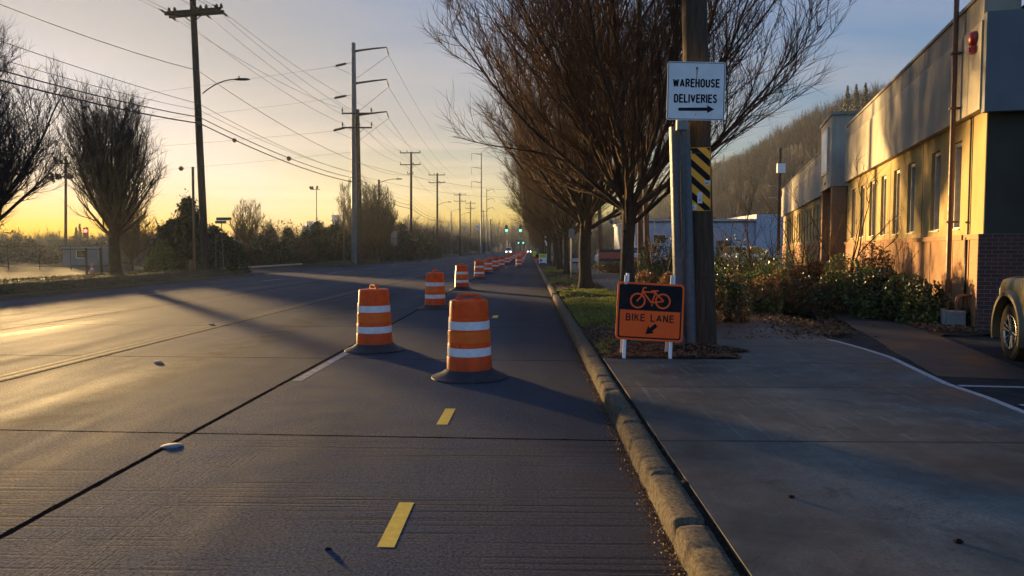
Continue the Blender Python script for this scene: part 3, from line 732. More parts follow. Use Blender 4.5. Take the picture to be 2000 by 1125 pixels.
# ---- utility pole with riser guards, hazard panel, warehouse sign
def near_pole():
    base = G(1371, 676, .15); Y = base.y; base.z = .1
    top = U(1356, 0, Y+.12); k = (top-base)/(top.z-base.z)
    root = empty('utility_pole', base, 0, 'brown wooden utility pole with a yellow and black striped panel, behind the warehouse sign', 'utility pole')
    Hh = 13.0; pts = [k*h for h in (0, .5, 2, 4, 6, 9, Hh)]
    b = MB(); b.tube(pts, [.235, .222, .208, .196, .187, .178, .165], 24); b.build('pole_shaft', M['wood'], root, True, 50)
    def at(h): return k*h
    # crossarm high above the frame
    b = MB(); b.box(at(12.2)+Vector((0, -.2, 0)), (2.6, .1, .12)); b.build('crossarm', M['wood'], root)
    # striped panel
    zc = Zat(1368, 349, Y-.25)-base.z; c = at(zc)+Vector((-.012, -.215, 0)); w_, h_ = .325, .96
    c.x = U(1368.5, 349, Y-.22).x-base.x
    Lp = Matrix.Translation(c) @ Matrix.Rotation(R(-1.0), 4, 'Y') @ UP
    b = MB(); b.prism(rrect(w_, h_, .012, 3), .004, Lp); pn = b.build('striped_panel', M['signyellow'], root)
    b = MB(); Lz = Lp @ Matrix.Translation((0, 0, .004))
    def clip(poly, f, val, keep):   # half plane clip
        out = []
        for i in range(len(poly)):
            a, bb_ = poly[i], poly[(i+1) % len(poly)]; fa, fb = keep*(f(a)-val), keep*(f(bb_)-val)
            if fa >= 0: out.append(a)
            if (fa >= 0) != (fb >= 0):
                tt = fa/(fa-fb); out.append((a[0]+(bb_[0]-a[0])*tt, a[1]+(bb_[1]-a[1])*tt))
        return out
    per = .243; th = .118
    for i in range(-4, 5):
        s0 = .075+i*per
        f = lambda p: p[1]+p[0]*.92
        poly = [(-w_/2+.006, -h_/2+.006), (w_/2-.006, -h_/2+.006), (w_/2-.006, h_/2-.006), (-w_/2+.006, h_/2-.006)]
        poly = clip(poly, f, s0, 1)
        if len(poly) > 2: poly = clip(poly, f, s0+th, -1)
        if len(poly) > 2: b.prism(poly, .0015, Lz)
    b.build('black_stripes', M['signblack'], pn)
    for (x, y, ww, hh_) in ((.0, -.28, .075, .17), (-.10, -.425, .10, .085), (.115, -.055, .085, .07)):
        b = MB(); b.prism(rrect(ww, hh_, .004, 2, x, y), .001, Lp @ Matrix.Translation((0, 0, .006))); s = b.build('sticker', M['sticker'], pn)
    b = MB(); b.stroke([(-.115, -.445), (-.10, -.405), (-.085, -.445)], .009, .0009, Lp @ Matrix.Translation((0, 0, .007)))
    b.stroke([(0, -.33), (0, -.30)], .009, .0009, Lp @ Matrix.Translation((0, 0, .007)))
    for q in range(5): b.stroke([(.085+.012*q, -.075), (.09+.012*q, -.045)], .006, .0009, Lp @ Matrix.Translation((0, 0, .007)))
    b.build('sticker_print', M['signblack'], pn)
    # riser guards
    g0 = G(1329, 668, .15); 
    for (pxb, pxt, r, ztop) in ((1330, 1318.5, .075, 248), (1350, 1336, .085, 240)):
        yb = Y-.16; pb = U(pxb, 668, yb); pt = U(pxt, 245, yb); zt = Zat(pxt, ztop, yb)
        a = Vector((pb.x, yb, .12))-base; c2 = Vector((pt.x, yb, zt))-base
        b = MB(); pr = []
        n = 14
        d = c2-a; vs = []; kk = 2
        for P_ in (a, c2):
            for j in range(n+1):
                tt = PI*j/n; vs.append(P_+Vector((r*math.cos(tt), -r*1.1*math.sin(tt), 0)))
            vs += [P_+Vector((-r, .09, 0)), P_+Vector((r, .09, 0))]
        m_ = n+3
        b.add(vs, [(j, (j+1) % m_, m_+(j+1) % m_, m_+j)[::-1] for j in range(m_)]+[tuple(range(m_)), tuple(range(m_, 2*m_))[::-1]])
        b.build('riser_guard', M['galv'], root, True, 40)
    a = U(1336, 660, Y-.33); c2 = U(1328.5, 255, Y-.33)
    b = MB(); b.tube([Vector((a.x, Y-.33, .35))-base, Vector((c2.x, Y-.33, c2.z))-base], .011, 8); b.build('highlight_line', M['yellow_paint'], root, True)  # thin yellowish tube painted as the highlight between the guards
    zb = Zat(1330, 298, Y-.2)-base.z
    for dz in (0, -1.9): b = MB(); b.lathe([(.235, -.012), (.243, -.012), (.243, .012), (.235, .012)], 28, at(zb+dz)+Vector((-.06, 0, 0)), closed=True); b.build('strap', M['darkmetal'], root, True, 40)
    return base, root
pole_base, near_pole_root = near_pole()
def warehouse_sign():
    Y = pole_base.y-.42; c = U(1359.5, 178, Y)
    W = (U(1416.5, 178, Y)-U(1302.5, 178, Y)).x; H = (U(1359, 121, Y)-U(1359, 235, Y)).z
    foot = Vector((U(1342, 600, Y).x+.03, Y, .14))
    root = empty('warehouse_sign', (c.x, Y, .15), 0, 'white WAREHOUSE DELIVERIES sign with right arrow, mounted high in front of the wooden pole', 'sign')
    L = Matrix.Translation((0, 0, c.z-.15)) @ Matrix.Rotation(R(.8), 4, 'Y') @ Matrix.Rotation(R(1.5), 4, 'Z') @ UP
    b = MB(); b.prism(rrect(W, H, .04), .004, L); pn = b.build('sign_panel', M['signwhite'], root)
    b = MB(); O = rrect(W-.022, H-.022, .034); I = rrect(W-.040, H-.040, .026); n = len(O)
    Lz = L @ Matrix.Translation((0, 0, .004))
    vs = [Lz @ Vector((x, y, zz_)) for zz_ in (0, .0012) for (x, y) in O+I]; fs = []
    for k in range(n):
        q = (k+1) % n; a = 2*n; fs += [(a+k, a+n+k, a+n+q, a+q), (k, q, a+q, a+k), (n+k, a+n+k, a+n+q, n+q)]
    b.add(vs, [f[::-1] for f in fs]); b.build('black_border', M['signblack'], pn)
    k = W/376.0
    def S(x, y): return ((x-265)*k, (258-y)*k)
    for s, y, wpx in (('WAREHOUSE', 207, 304), ('DELIVERIES', 306, 280)):
        b = MB(); text_mb(b, s, 56*k, *S(265 if s[0] == 'W' else 262, y), Lz, wpx*k, .185, depth=.0016, gap=.36); b.build('lettering', M['signblack'], pn)
    b = MB(); b.prism([S(*q) for q in ((152, 386), (340, 384), (340, 398), (386, 373), (338, 347), (340, 362), (152, 366))], .0016, Lz); b.build('arrow', M['signblack'], pn)
    b = MB(); b.prism([S(*q) for q in ((262, 120), (273, 120), (270, 175), (266, 240), (263, 175))], .0009, Lz); b.build('rust_streak', M['rust'], pn)
    b = MB(); b.lathe([(.016, 0), (.016, -.012), (.008, -.016)], 10, tuple((Lz @ Vector((*S(267, 112), 0)))), 'y'); b.build('bolt', M['darkmetal'], pn); b = MB(); b.lathe([(.007, 0), (.007, -.01)], 8, tuple((Lz @ Vector((*S(266, 407), 0)))), 'y'); b.build('bolt', M['darkmetal'], pn)
    # square tube going down behind the panel to the dirt, with a sleeve
    tx = U(1333, 245, Y+.03).x-c.x; bx_ = U(1345, 660, Y+.03).x-c.x
    zt = c.z-.15
    b = MB(); b.tube([(bx_-.005, .30, 0), (tx, .045, zt-H/2-.10), (tx+.005, .035, zt+H*.45)], [.030, .030, .030], 4); b.build('post', M['galv'], root)
    b = MB(); b.bb(tx-.085, tx+.075, .008, .10, zt-H/2-.135, zt-H/2+.012); b.build('sleeve', M['meter'], root)
    b = MB(); b.box((.0, .10, zt+.2), (.05, .20, .05)); b.build('bracket', M['galv'], root)
warehouse_sign()
# pavement marker
p = G(335, 871); b = MB(); b.lathe([(.085, 0), (.085, .003), (.074, .007), (.060, .0075), (.054, .010), (.01, .0105)], 28); o = b.build('pavement_marker', M['button'], None, True, 50); o.location = (p.x, p.y, .001); tag(o, 'round white ceramic pavement marker beside the long lane joint', 'pavement marker')
for i, (px, py) in enumerate(((412, 634), (862, 578), (308, 708))):
    q = G(px, py); b = MB(); b.lathe([(.06, 0), (.06, .006), (.045, .016), (.01, .018)], 16); o = b.build('pavement_marker', M['button'], None, True, 50); o.location = (q.x, q.y, .005)
    tag(o, ('small worn pavement marker on the yellow centre line', 'tiny pavement marker between the two left drums further back', 'small worn pavement marker left of the centre joint in the foreground')[i], 'pavement marker')
# roadside clods, cones
def clod(px, py, r, z=0.0, lab='small dark clod of dirt lying on the road'):
    p = G(px, py, z); b = MB(); q = random.Random(px)
    V = []; F = []
    for i in range(5):
        for j in range(8):
            th = PI*i/4; ph = 2*PI*j/8; rr_ = r*(1+q.uniform(-.3, .3)); V.append((rr_*math.sin(th)*math.cos(ph)*1.3, rr_*math.sin(th)*math.sin(ph), rr_*.55*math.cos(th)+r*.35))
    for i in range(4):
        for j in range(8): F.append((i*8+j, (i+1)*8+j, (i+1)*8+(j+1) % 8, i*8+(j+1) % 8))
    b.add(V, F); o = b.build('dirt_clod', M['dirt'], None, True); o.location = (p.x, p.y, z+.001); tag(o, lab, 'clod')
clod(641, 1074, .016, 0, 'dark clod at the bottom of the lane, left of the near yellow tape')
clod(1546, 972, .016, .15, 'dark clod in the middle of the near sidewalk slab')
clod(1872, 1060, .02, .15, 'small dry leaf scrap near the lower right of the sidewalk')
#=== SECTION: BUILDING
def main_building():
    rz = math.atan2(BU.y, BU.x)
    root = empty('warehouse_building', B0, rz, 'long olive stucco office building with brick base and deep roof fascia on the right', 'building')
    DEP = 22; ZS, ZF, ZC, ZT = 1.95, 4.28, 5.92, 6.48
    def wing(u0, u1, wins, win_w, first):
        # masonry base with shallow piers
        b = MB(); b.bb(u0, u1, -DEP, 0.0, -.05, ZS-.10)
        u = u0+.0
        b.bb(u0, u1, -.6, .05, ZS-.10, ZS)          # ledge
        nm = b.build('brick_base', M['brick'], root)
        if first: b = MB(); b.bb(-.03, -.001, -DEP, .052, -.05, ZS+.004); b.build('end_brick', M['brick_shade'], root); b = MB(); b.bb(-.028, -.001, -DEP, -.036, ZS+.006, ZF-.003); b.build('end_wall', M['endwall_shade'], root)
        for uu in np.arange(u0+1.75, u1-.3, 1.75): b = MB(); b.bb(uu, uu+.02, 0, .004, .15, ZS-.12); b.build('masonry_joint', M['dirt'], nm)
        # wall with openings
        z0, z1 = 2.06, 3.92; b = MB(); zt = ZF-.003
        b.bb(u0, u1, -.34, -.03, ZS+.002, z0); b.bb(u0, u1, -.34, -.03, z1, zt)
        edges = [u0]+[e for w_ in wins for e in (w_, w_+win_w)]+[u1]
        for i in range(0, len(edges), 2): b.bb(edges[i], edges[i+1], -.34, -.03, z0, z1)
        b.bb(u0+.003, u1-.003, -DEP+.01, -.36, ZS, zt)
        wl_ = b.build('wall', M['stucco'], root)
        b = MB()
        for uu in ([u0+.75] if first else []): b.bb(uu, uu+.025, -.03, -.022, ZS+.01, zt)
        for uu in (4.5, 8.15, 11.9, 15.6):
            if u0 < uu < u1: b.bb(uu, uu+.02, -.03, -.024, ZS+.01, zt)
        if b.f: b.build('wall_joint', M['dirt'], wl_)
        for w_ in wins:
            b = MB(); f = .085; a, e = w_+.004, w_+win_w-.004; y0_, y1_ = -.24, -.10
            b.bb(a, a+f, y0_, y1_, z0+.004, z1-.004); b.bb(e-f, e, y0_, y1_, z0+.004, z1-.004)
            b.bb(a+f, e-f, y0_, y1_, z0+.004, z0+.07); b.bb(a+f, e-f, y0_, y1_, z1-.09, z1-.004)
            b.bb(a, e, -.098, -.005, z0+.004, z0+.035)
            wf = b.build('window', M['frame'], root)
            b = MB(); b.bb(a+f, e-f, -.24, -.225, z0+.07, z1-.09); b.build('pane', M['glass'], wf)
            rr_ = random.Random(int(w_*10))
            if rr_.random() < .6:
                b = MB(); zc = z1-.1
                while zc > z0+.1+rr_.random()*.1: b.bb(a+f+.01, e-f-.01, -.222, -.205, zc-.028, zc-.006); zc -= .045
                b.build('blind', M['roofdark'], wf)
        return
    near_w = [1.45, 2.98, 5.3, 7.0, 8.75, 10.6, 12.3, 14.1]
    wing(0, 15.9, near_w, .76, True)
    far_w = [23.4+1.55*i for i in range(15)]
    wing(21.6, 47.5, far_w, .74, False)
    # fascia panels
    def fascia(u0, u1, cuts, v=.13):
        b = MB(); e = [u0]+cuts+[u1]
        for i in range(len(e)-1): b.bb(e[i]+(.012 if i else 0), e[i+1]-(.012 if i < len(e)-2 else 0), -1.2, v, ZF, ZC-.01)
        b.bb(u0+.05, u1-.05, -1.1, v-.02, ZF+.02, ZC); f = b.build('roof_fascia', M['fascia'], root)
        b = MB(); uu = u0; 
        while uu < u1-.5: b.bb(uu, min(u1, uu+2.35)-.012, -.5, v-.03, ZC+.012, ZT-.07); uu += 2.35
        b.bb(u0+.02, u1-.02, -.48, v-.045, ZC-.0, ZT-.08)
        b.bb(u0-.02, u1+.02, -.55, v+.01, ZT-.07, ZT)
        b.build('parapet', M['coping'], root)
    fascia(-.10, 15.75, [.62, 8.3]); fascia(21.5, 47.7, [28, 36, 42])
    # end elevation seen on the camera side: projecting fascia return, wall pilaster, brick return
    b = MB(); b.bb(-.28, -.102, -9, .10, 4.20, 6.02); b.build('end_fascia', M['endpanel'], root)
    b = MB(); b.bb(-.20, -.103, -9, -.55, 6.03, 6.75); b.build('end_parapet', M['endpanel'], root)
    b = MB(); b.tube([(-.34, -.98, .1), (-.34, -.98, 6.6)], .055, 10); b.build('downspout', M['darkmetal'], root, True)
    # roof slab
    b = MB(); b.bb(-.05, 15.7, -DEP, -.55, 6.0, 6.15); b.bb(21.6, 47.5, -DEP, -.55, 6.0, 6.15); b.build('roof', M['roofdark'], root)
    # street-side brown pipe
    b = MB(); b.tube([(1.12, .24, .75), (1.12, .24, 8.6)], .05, 12)
    for z in (2.2, 4.5, 5.6, 7.3): b.bb(1.05, 1.19, .10, .32, z, z+.035)
    b.build('conduit_pipe', M['pipe'], root, True, 40)
    b = MB(); b.tube([(.72, .04, .6), (.72, .04, 1.9)], .025, 8); b.build('conduit_pipe', M['darkmetal'], root, True)
    # entrance pylon
    b = MB(); b.bb(17.7, 21.35, -2.2, .36, 4.30, 7.25); b.build('entrance_pylon', M['fascia'], root)
    b = MB(); b.bb(17.62, 21.43, -2.3, .42, 7.25, 7.38); b.build('pylon_cap', M['coping'], root)
    for u_ in (17.75, 20.8): b = MB(); b.bb(u_, u_+.4, -.25, .30, 0, 4.295); b.build('column', M['brick'], root)
    b = MB(); b.bb(15.9, 21.6, -3.0, -2.6, 0, 6.1); b.build('recess_wall', M['roofdark'], root)
    b = MB(); b.bb(15.95, 17.4, -.9, -.75, 0, 4.3); b.build('side_panel', M['roofdark'], root)
    b = MB(); b.bb(16.3, 16.36, -1.6, -1.2, 0, 5.9); b.build('mullion', M['frame'], root)
    b = MB(); b.prism([(18.6, 4.95), (20.6, 4.95), (20.6, 6.9), (18.6, 6.9)], .05, Matrix(((1, 0, 0, 0), (0, 0, 1, .362), (0, 1, 0, 0), (0, 0, 0, 1)))); fr = b.build('sign_frame', M['frame'], root)
    b = MB(); b.bb(18.72, 20.48, .413, .42, 5.07, 6.78); b.build('sign_face', M['signwhite'], fr)
    # round emblem ring under the sign
    b = MB(); MM = Matrix(((1, 0, 0, 19.5), (0, 0, 1, .362), (0, 1, 0, 4.66), (0, 0, 0, 1)))
    b.stroke([(.17*math.cos(R(200+14*i)), .17*math.sin(R(200+14*i))) for i in range(11)], .03, .02, MM); b.build('curved_mark', M['dirt'], root)
    return root
bld = main_building()
# fire bell on the fascia
q = BL(.26, .13); t_ = empty('fire_alarm_bell', (q.x, q.y, Zat(1899, 88, q.y)), math.atan2(BU.y, BU.x), 'red fire alarm bell and horn box on the building fascia near its corner', 'alarm bell')
b = MB(); b.lathe([(.02, .10), (.09, .095), (.125, .06), (.135, .02), (.14, .0)], 28, (0, .02, .12), 'y'); b.build('gong', M['red'], t_, True, 50)
b = MB(); b.bb(-.07, .07, 0, .09, -.16, -.02); b.bb(-.05, .05, .09, .12, -.14, -.05); b.build('horn_box', M['red'], t_)
# gas meter box with pipe
def meter():
    p = G(1864, 646, .06); r_ = empty('gas_meter', (p.x, p.y, .12), R(-18), 'pale grey gas meter box with a rust-brown pipe, at the foot of the building corner', 'gas meter')
    b = MB(); b.bb(-.17, .17, -.12, .12, 0, .34); o = b.build('meter_box', M['meter'], r_); m_ = o.modifiers.new('b', 'BEVEL'); m_.width = .02; m_.segments = 2
    b = MB(); b.bb(-.24, -.172, -.10, .08, .06, .36); b.build('side_box', M['meter'], r_)
    b = MB(); b.tube([(.02, 0, .34), (.02, 0, .52), (.05, .03, .60), (.12, .05, .63), (.30, .12, .63), (.62, .25, .63)], .035, 12); b.build('pipe', M['pipe'], r_, True, 60)
    b = MB(); b.tube([(-.12, .05, .34), (-.12, .05, .50)], .018, 8); b.tube([(.22, .18, .0), (.22, .18, .6)], .03, 10); b.build('riser', M['pipe'], r_, True, 60)
meter()

#=== SECTION: VEHICLES
def evalmesh(o):
    dg = bpy.context.evaluated_depsgraph_get(); me = bpy.data.meshes.new_from_object(o.evaluated_get(dg)); o.modifiers.clear(); old = o.data; o.data = me; bpy.data.meshes.remove(old)
def loft(stations, n_top=5):
    """stations: (y, halfwidth, z_bottom, z_belt, z_top, edge_round) -> closed rounded-box sections"""
    b = MB(); V = []; K = None
    for (y, w_, zb, zt, r) in stations:
        P = [(-w_*.94, zb), (-w_, zb+.10), (-w_*1.0, (zb+zt)/2), (-w_*.985, zt-r), (-w_*.985+r*.3, zt-r*.3), (-w_*.985+r, zt), (-w_*.45, zt+.025), (0, zt+.035)]
        P = P+[(-x, z) for x, z in P[-2::-1]]; K = len(P); V += [(x, y, z) for x, z in P]
    m = len(stations); F = [(i*K+j, i*K+(j+1) % K, (i+1)*K+(j+1) % K, (i+1)*K+j)[::-1] for i in range(m-1) for j in range(K)]
    F += [tuple(range(K)), tuple((m-1)*K+j for j in range(K))[::-1]]
    b.add(V, F); return b
def wheel(parent, x, y, r, wd, side):
    root = MB(); prof = [(r*.62, -wd*.42), (r*.80, -wd/2), (r*.95, -wd*.46), (r, -wd*.33), (r, wd*.33), (r*.95, wd*.46), (r*.80, wd/2), (r*.66, wd*.47), (r*.64, wd*.40)]
    root.lathe(prof, 40, (0, 0, 0), 'x', closed=True)
    for i in range(40):      # tread lugs
        a = 2*PI*i/40
        for xx in (-wd*.25, wd*.25):
            root.box((xx, math.cos(a+(.04 if xx > 0 else 0))*r, math.sin(a+(.04 if xx > 0 else 0))*r), (wd*.36, r*.09, r*.05), Matrix.Rotation(a-PI/2, 3, 'X'))
    t_ = root.build('tyre', M['tyre'], parent, True, 40); t_.location = (x, y, r)
    b = MB(); s = side
    b.lathe([(r*.64, s*wd*.44), (r*.60, s*wd*.42), (r*.57, s*wd*.20), (r*.2, s*wd*.18)], 32, (0, 0, 0), 'x', closed=True)
    b.lathe([(r*.57, s*wd*.18), (.01, s*wd*.16)], 32, (0, 0, 0), 'x')
    rim = b.build('rim', M['darkmetal'], t_, True, 40)
    b = MB()
    b.lathe([(r*.63, s*wd*.47), (r*.60, s*wd*.48), (r*.585, s*wd*.40)], 32, (0, 0, 0), 'x', closed=True)
    b.lathe([(r*.17, s*wd*.22), (r*.16, s*wd*.40), (r*.10, s*wd*.42), (.01, s*wd*.42)], 16, (0, 0, 0), 'x')
    for i in range(6):
        a = 2*PI*i/6+.3; d = Vector((0, math.cos(a), math.sin(a))); q = Vector((0, -d.z, d.y))
        for sg in (-1, 1):
            c0 = d*r*.13+q*sg*r*.03; c1 = d*r*.59+q*sg*r*.11
            b.tube([c0+Vector((s*wd*.36, 0, 0)), c1+Vector((s*wd*.42, 0, 0))], r*.045, 6)
    b.build('spokes', M['chrome'], t_, True, 40)
    return t_
def pickup(loc, heading, label, paint, flare=True, name='pickup_truck', cat='pickup truck', suv=False):
    r_ = empty(name, loc, heading, label, cat)
    FY, RY, WR, WX = 1.75, -1.75, .385, .80
    st = [(2.66, .55, .48, .80, .06), (2.62, .70, .42, .98, .08), (2.50, .80, .40, 1.08, .10), (2.30, .885, .40, 1.13, .11), (1.9, .925, .42, 1.16, .12), (1.2, .935, .42, 1.20, .12), (.6, .935, .42, 1.23, .10), (0, .935, .42, 1.22, .08), (-1, .935, .42, 1.22, .07), (-1.9, .935, .44, 1.22, .07), (-2.6, .92, .50, 1.22, .07), (-2.72, .88, .55, 1.18, .07)]
    body = loft(st).build('body', paint, r_, True, 35)
    cut = []
    for y in (FY, RY):
        b = MB(); b.lathe([(WR+.10, -1.2), (WR+.10, 1.2)], 36, (0, y, WR+.02), 'x'); c = b.build('cutter', paint)
        m_ = body.modifiers.new('c', 'BOOLEAN'); m_.object = c; m_.operation = 'DIFFERENCE'; m_.solver = 'EXACT'; cut.append(c); c.parent = None
        c.location = (0, 0, 0); body.matrix_world = Matrix()
    body.parent = None; evalmesh(body); body.parent = r_
    for c in cut: bpy.data.objects.remove(c)
    # inner arch darkness is real: a liner
    for y in (FY, RY):
        b = MB()
        b.bb(-.60, .60, y-WR-.09, y+WR+.09, .45, 1.0)
        b.build('wheel_liner', M['roofdark'], r_)
        for s in (-1, 1):
            wheel(r_, s*WX, y, WR, .25, s)
            if flare:
                b = MB(); V = []; n = 20; a0, a1 = R(-18), R(198)
                prof = [(WR+.095, .89), (WR+.10, .985), (WR+.15, .985), (WR+.185, .93), (WR+.19, .90)]
                for i in range(n+1):
                    a = a0+(a1-a0)*i/n
                    for rr_, x in prof: V.append((s*x, y+rr_*math.cos(a)*1.0, WR+.02+rr_*math.sin(a)))
                k = len(prof); F = [(i*k+j, i*k+(j+1), (i+1)*k+j+1, (i+1)*k+j) for i in range(n) for j in range(k-1)]
                b.add(V, F+[tuple(range(k)), tuple(n*k+j for j in range(k))]); b.build('fender_flare', M['flare'], r_, True, 40)
    # cabin
    def cab(y0, y1, yt0, yt1, zt, w0=.86, w1=.70, mat=paint, zb=1.2, name_='cabin'):
        b = MB(); V = [(-w0, y0, zb), (w0, y0, zb), (w0, y1, zb), (-w0, y1, zb), (-w1, yt0, zt), (w1, yt0, zt), (w1, yt1, zt), (-w1, yt1, zt)]
        b.add(V, [(0, 3, 2, 1), (4, 5, 6, 7), (0, 1, 5, 4), (1, 2, 6, 5), (2, 3, 7, 6), (3, 0, 4, 7)]); o = b.build(name_, mat, r_)
        m_ = o.modifiers.new('b', 'BEVEL'); m_.width = .07; m_.segments = 3; return o
    yb = -2.55 if suv else -1.05
    c = cab(.95, yb, .30, yb+.25, 1.80)
    b = MB()
    def quad(P, mb=b): mb.add(P, [(0, 1, 2, 3)])
    for s in (-1, 1):
        for (ya, yb2, ta, tb) in ((.72, -.05, .28, -.05), (-.13, yb+.12, -.13, yb+.26)):
            quad([(s*.862, ya, 1.26), (s*.862, yb2, 1.26), (s*.728, tb, 1.72), (s*.728, ta, 1.72)])
    b.build('side_window', M['glass'], c)
    b = MB(); b.add([(-.72, .91, 1.26), (.72, .91, 1.26), (.62, .37, 1.75), (-.62, .37, 1.75)], [(0, 1, 2, 3)]); b.build('windscreen', M['glass'], c)
    for s in (-1, 1):
        for y_ in (.78, -.10, -1.0): b = MB(); b.bb(s*.935, s*.941, y_, y_+.01, .52, 1.2); b.build('door_seam', M['darkmetal'], body)
    for s in (-1, 1):
        b = MB(); b.lathe([(.02, -.05), (.10, -.04), (.12, .0), (.11, .05), (.03, .07)], 16, (0, 0, 0), 'y'); b.box((-s*.10, -.01, -.05), (.16, .05, .05))
        o = b.build('wing_mirror', M['mirrorblue'], r_, True, 50); o.scale = (1, 1, .95); o.location = (s*1.03, .62, 1.32)
        b = MB(); b.bb(s*.52, s*.80, 2.47, 2.60, .82, .98); o = b.build('headlight', M['lens'], r_); m_ = o.modifiers.new('b', 'BEVEL'); m_.width = .03; m_.segments = 2
        b = MB(); b.bb(s*.93, s*.96, -.06-.6, -.06-.40, .98, 1.02); b.build('door_handle', paint, r_)
    b = MB(); b.bb(-.45, .45, 2.60, 2.68, .62, .92); b.build('grille', M['darkmetal'], r_)
    b = MB(); b.bb(-.72, .72, 2.55, 2.74, .42, .58); o = b.build('bumper', M['darkmetal'], r_); m_ = o.modifiers.new('b', 'BEVEL'); m_.width = .04
    for s in (-1, 1):
        b = MB(); b.bb(s*.74, s*.82, -2.74, -2.69, .80, 1.08); b.build('tail_light', M['red'], r_)
    return r_
p = G(1968, 702, .12); hd = R(-14.5)
fw = Matrix.Rotation(hd, 3, 'Z') @ Vector((-.93, 1.75, 0))
pickup((p.x-fw.x, p.y-fw.y, .122), hd, 'beige pickup truck cut off by the right edge of the photo, gold-lit front wheel', M['carpaint'])
q = U(1466, 490, 58)
pickup((q.x, 58, .1), R(200), 'white sport utility vehicle parked behind the shrubs, in front of the pale low building', M['whitecar'], False, 'parked_car', 'car', True)
q = U(1186, 490, 66)
pickup((q.x+1.6, 66, .1), R(80), 'white van-like car parked behind the red sign board, beyond the path', M['whitecar'], False, 'parked_car', 'car', True)
q = U(270, 505, 100)
# oncoming truck with lit headlamps, far down the road
def oncoming(loc, lab, big):
    r_ = empty('oncoming_truck' if big else 'oncoming_car', loc, PI, lab, 'truck' if big else 'car')
    W, H = (1.15, 2.5) if big else (.88, 1.4)
    b = MB(); b.bb(-W, W, -5, 0, .45, H*.5); b.build('body', M['whitecar'] if big else M['roofdark'], r_)
    b = MB(); b.bb(-W*.95, W*.95, -4.9 if big else -3.5, -.7, H*.5+.002, H); c = b.build('cabin', M['whitecar'] if big else M['roofdark'], r_)
    b = MB(); b.bb(-W*.85, W*.85, -.698, -.67, H*.56, H*.86); b.build('windscreen', M['glass'], c)
    for s in (-1, 1):
        b = MB(); b.lathe([(.17, 0), (.16, .05), (.02, .06)], 14, (s*W*.72, 0, .72), 'y'); b.build('headlight', M['lamp_on'], r_)
        for y in (-1, -3.9):
            b = MB(); b.lathe([(.30, -.12), (.45, -.12), (.45, .12), (.30, .12)], 18, (s*(W-.13), y, .45), 'x'); b.build('wheel', M['tyre'], r_)
oncoming((U(993, 487, 285).x, 285, 0), 'white truck with lit headlamps coming down the far side of the road', True)
oncoming((U(1033.5, 487, 330).x, 330, 0), 'tiny dark car with a lit headlamp at the far end of the kerb lane', False)

#=== SECTION: OTHER BUILDINGS
def simple_bld(name, loc, rz, L, W, H, mat, label, wins=(), doors=(), step=None, roofcol=None):
    r_ = empty(name, loc, rz, label, 'building')
    b = MB(); b.bb(0, L, 0, W, -.2, H); b.build('wall', mat, r_)
    b = MB(); b.bb(-.15, L+.15, -.15, W+.1, H, H+.25); rf = b.build('roof', roofcol or mat, r_)
    b = MB(); b.bb(-.16, L+.16, -.17, -.15, H-.12, H+.02); b.build('trim', M['roofdark'], rf)
    if step: b = MB(); b.bb(step[0], step[1], -.4, W, -.2, H+step[2]); b.build('raised_block', mat, r_)
    for (x, z, w_, h) in wins:
        b = MB(); b.bb(x, x+w_, -.05, -.001, z, z+h); f = b.build('window', M['frame'], r_)
        b = MB(); b.bb(x+.07, x+w_-.07, -.06, -.051, z+.07, z+h-.07); b.build('pane', M['glass'], f)
    for (x, w_, h) in doors:
        b = MB(); b.bb(x, x+w_, -.05, -.001, 0, h); b.build('door', M['roofdark'], r_)
    return r_
p = U(1240, 487, 82); H1 = Zat(1440, 432, 82)
q = U(1474, 487, 82); e = U(1560, 487, 82)
simple_bld('warehouse', (p.x, 82, 0), 0, e.x-p.x, 20, H1, M['palebld'], 'low pale blue-grey warehouse behind the shrubs, with a raised block at its right', [(2, 2.3, 1.4, 1), (6, 2.3, 1.4, 1)], [(q.x-p.x-4.2, 1.6, 2.6), (3.9, 1.2, 2.3)], (q.x-p.x, e.x-p.x, .75))
p = U(122, 487, 78)
simple_bld('site_office', (p.x, 78, -.2), R(6), 3.6, 4, Zat(140, 486, 78)+.2, M['officegrey'], 'grey flat-roofed site office with one dark window, left of the leaning bare tree', [(1.4, .9, 1.1, .9)])
p = U(95, 487, 120)
simple_bld('low_shed', (p.x, 120, -.2), R(4), 22, 8, 3.2, M['roofdark'], 'long low dark shed in the sun haze behind the site office')
p = U(262, 487, 130)
simple_bld('pale_hall', (p.x, 130, -.2), R(3), 9, 10, Zat(285, 466, 130)+.2, M['palebld'], 'pale industrial hall showing between the leaning tree and the dark bush', [(1+1.3*i, 2.2, .7, 1.4) for i in range(6)])
p = U(590, 487, 330); b = MB(); b.bb(0, 7, 0, 8, -1, Zat(597, 441, 330)); b.bb(2, 5, 1, 4, Zat(597, 441, 330), Zat(597, 438, 330)+1.4)
o = b.build('silo_block', M['palebld']); o.location = (p.x, 330, 0); tag(o, 'hazy block-like industrial tower above the hedge, left of the chimney', 'industrial tower')
p = U(657, 487, 340); b = MB(); b.lathe([(2.0, -1), (2.0, Zat(657, 420, 340)-1.2), (2.2, Zat(657, 420, 340)-1), (2.2, Zat(657, 420, 340))], 20)
o = b.build('chimney_stack', M['palebld'], None, True, 40); o.location = (p.x, 340, 0); tag(o, 'pale hazy chimney stack rising behind the dark trees left of the steel pole', 'chimney')
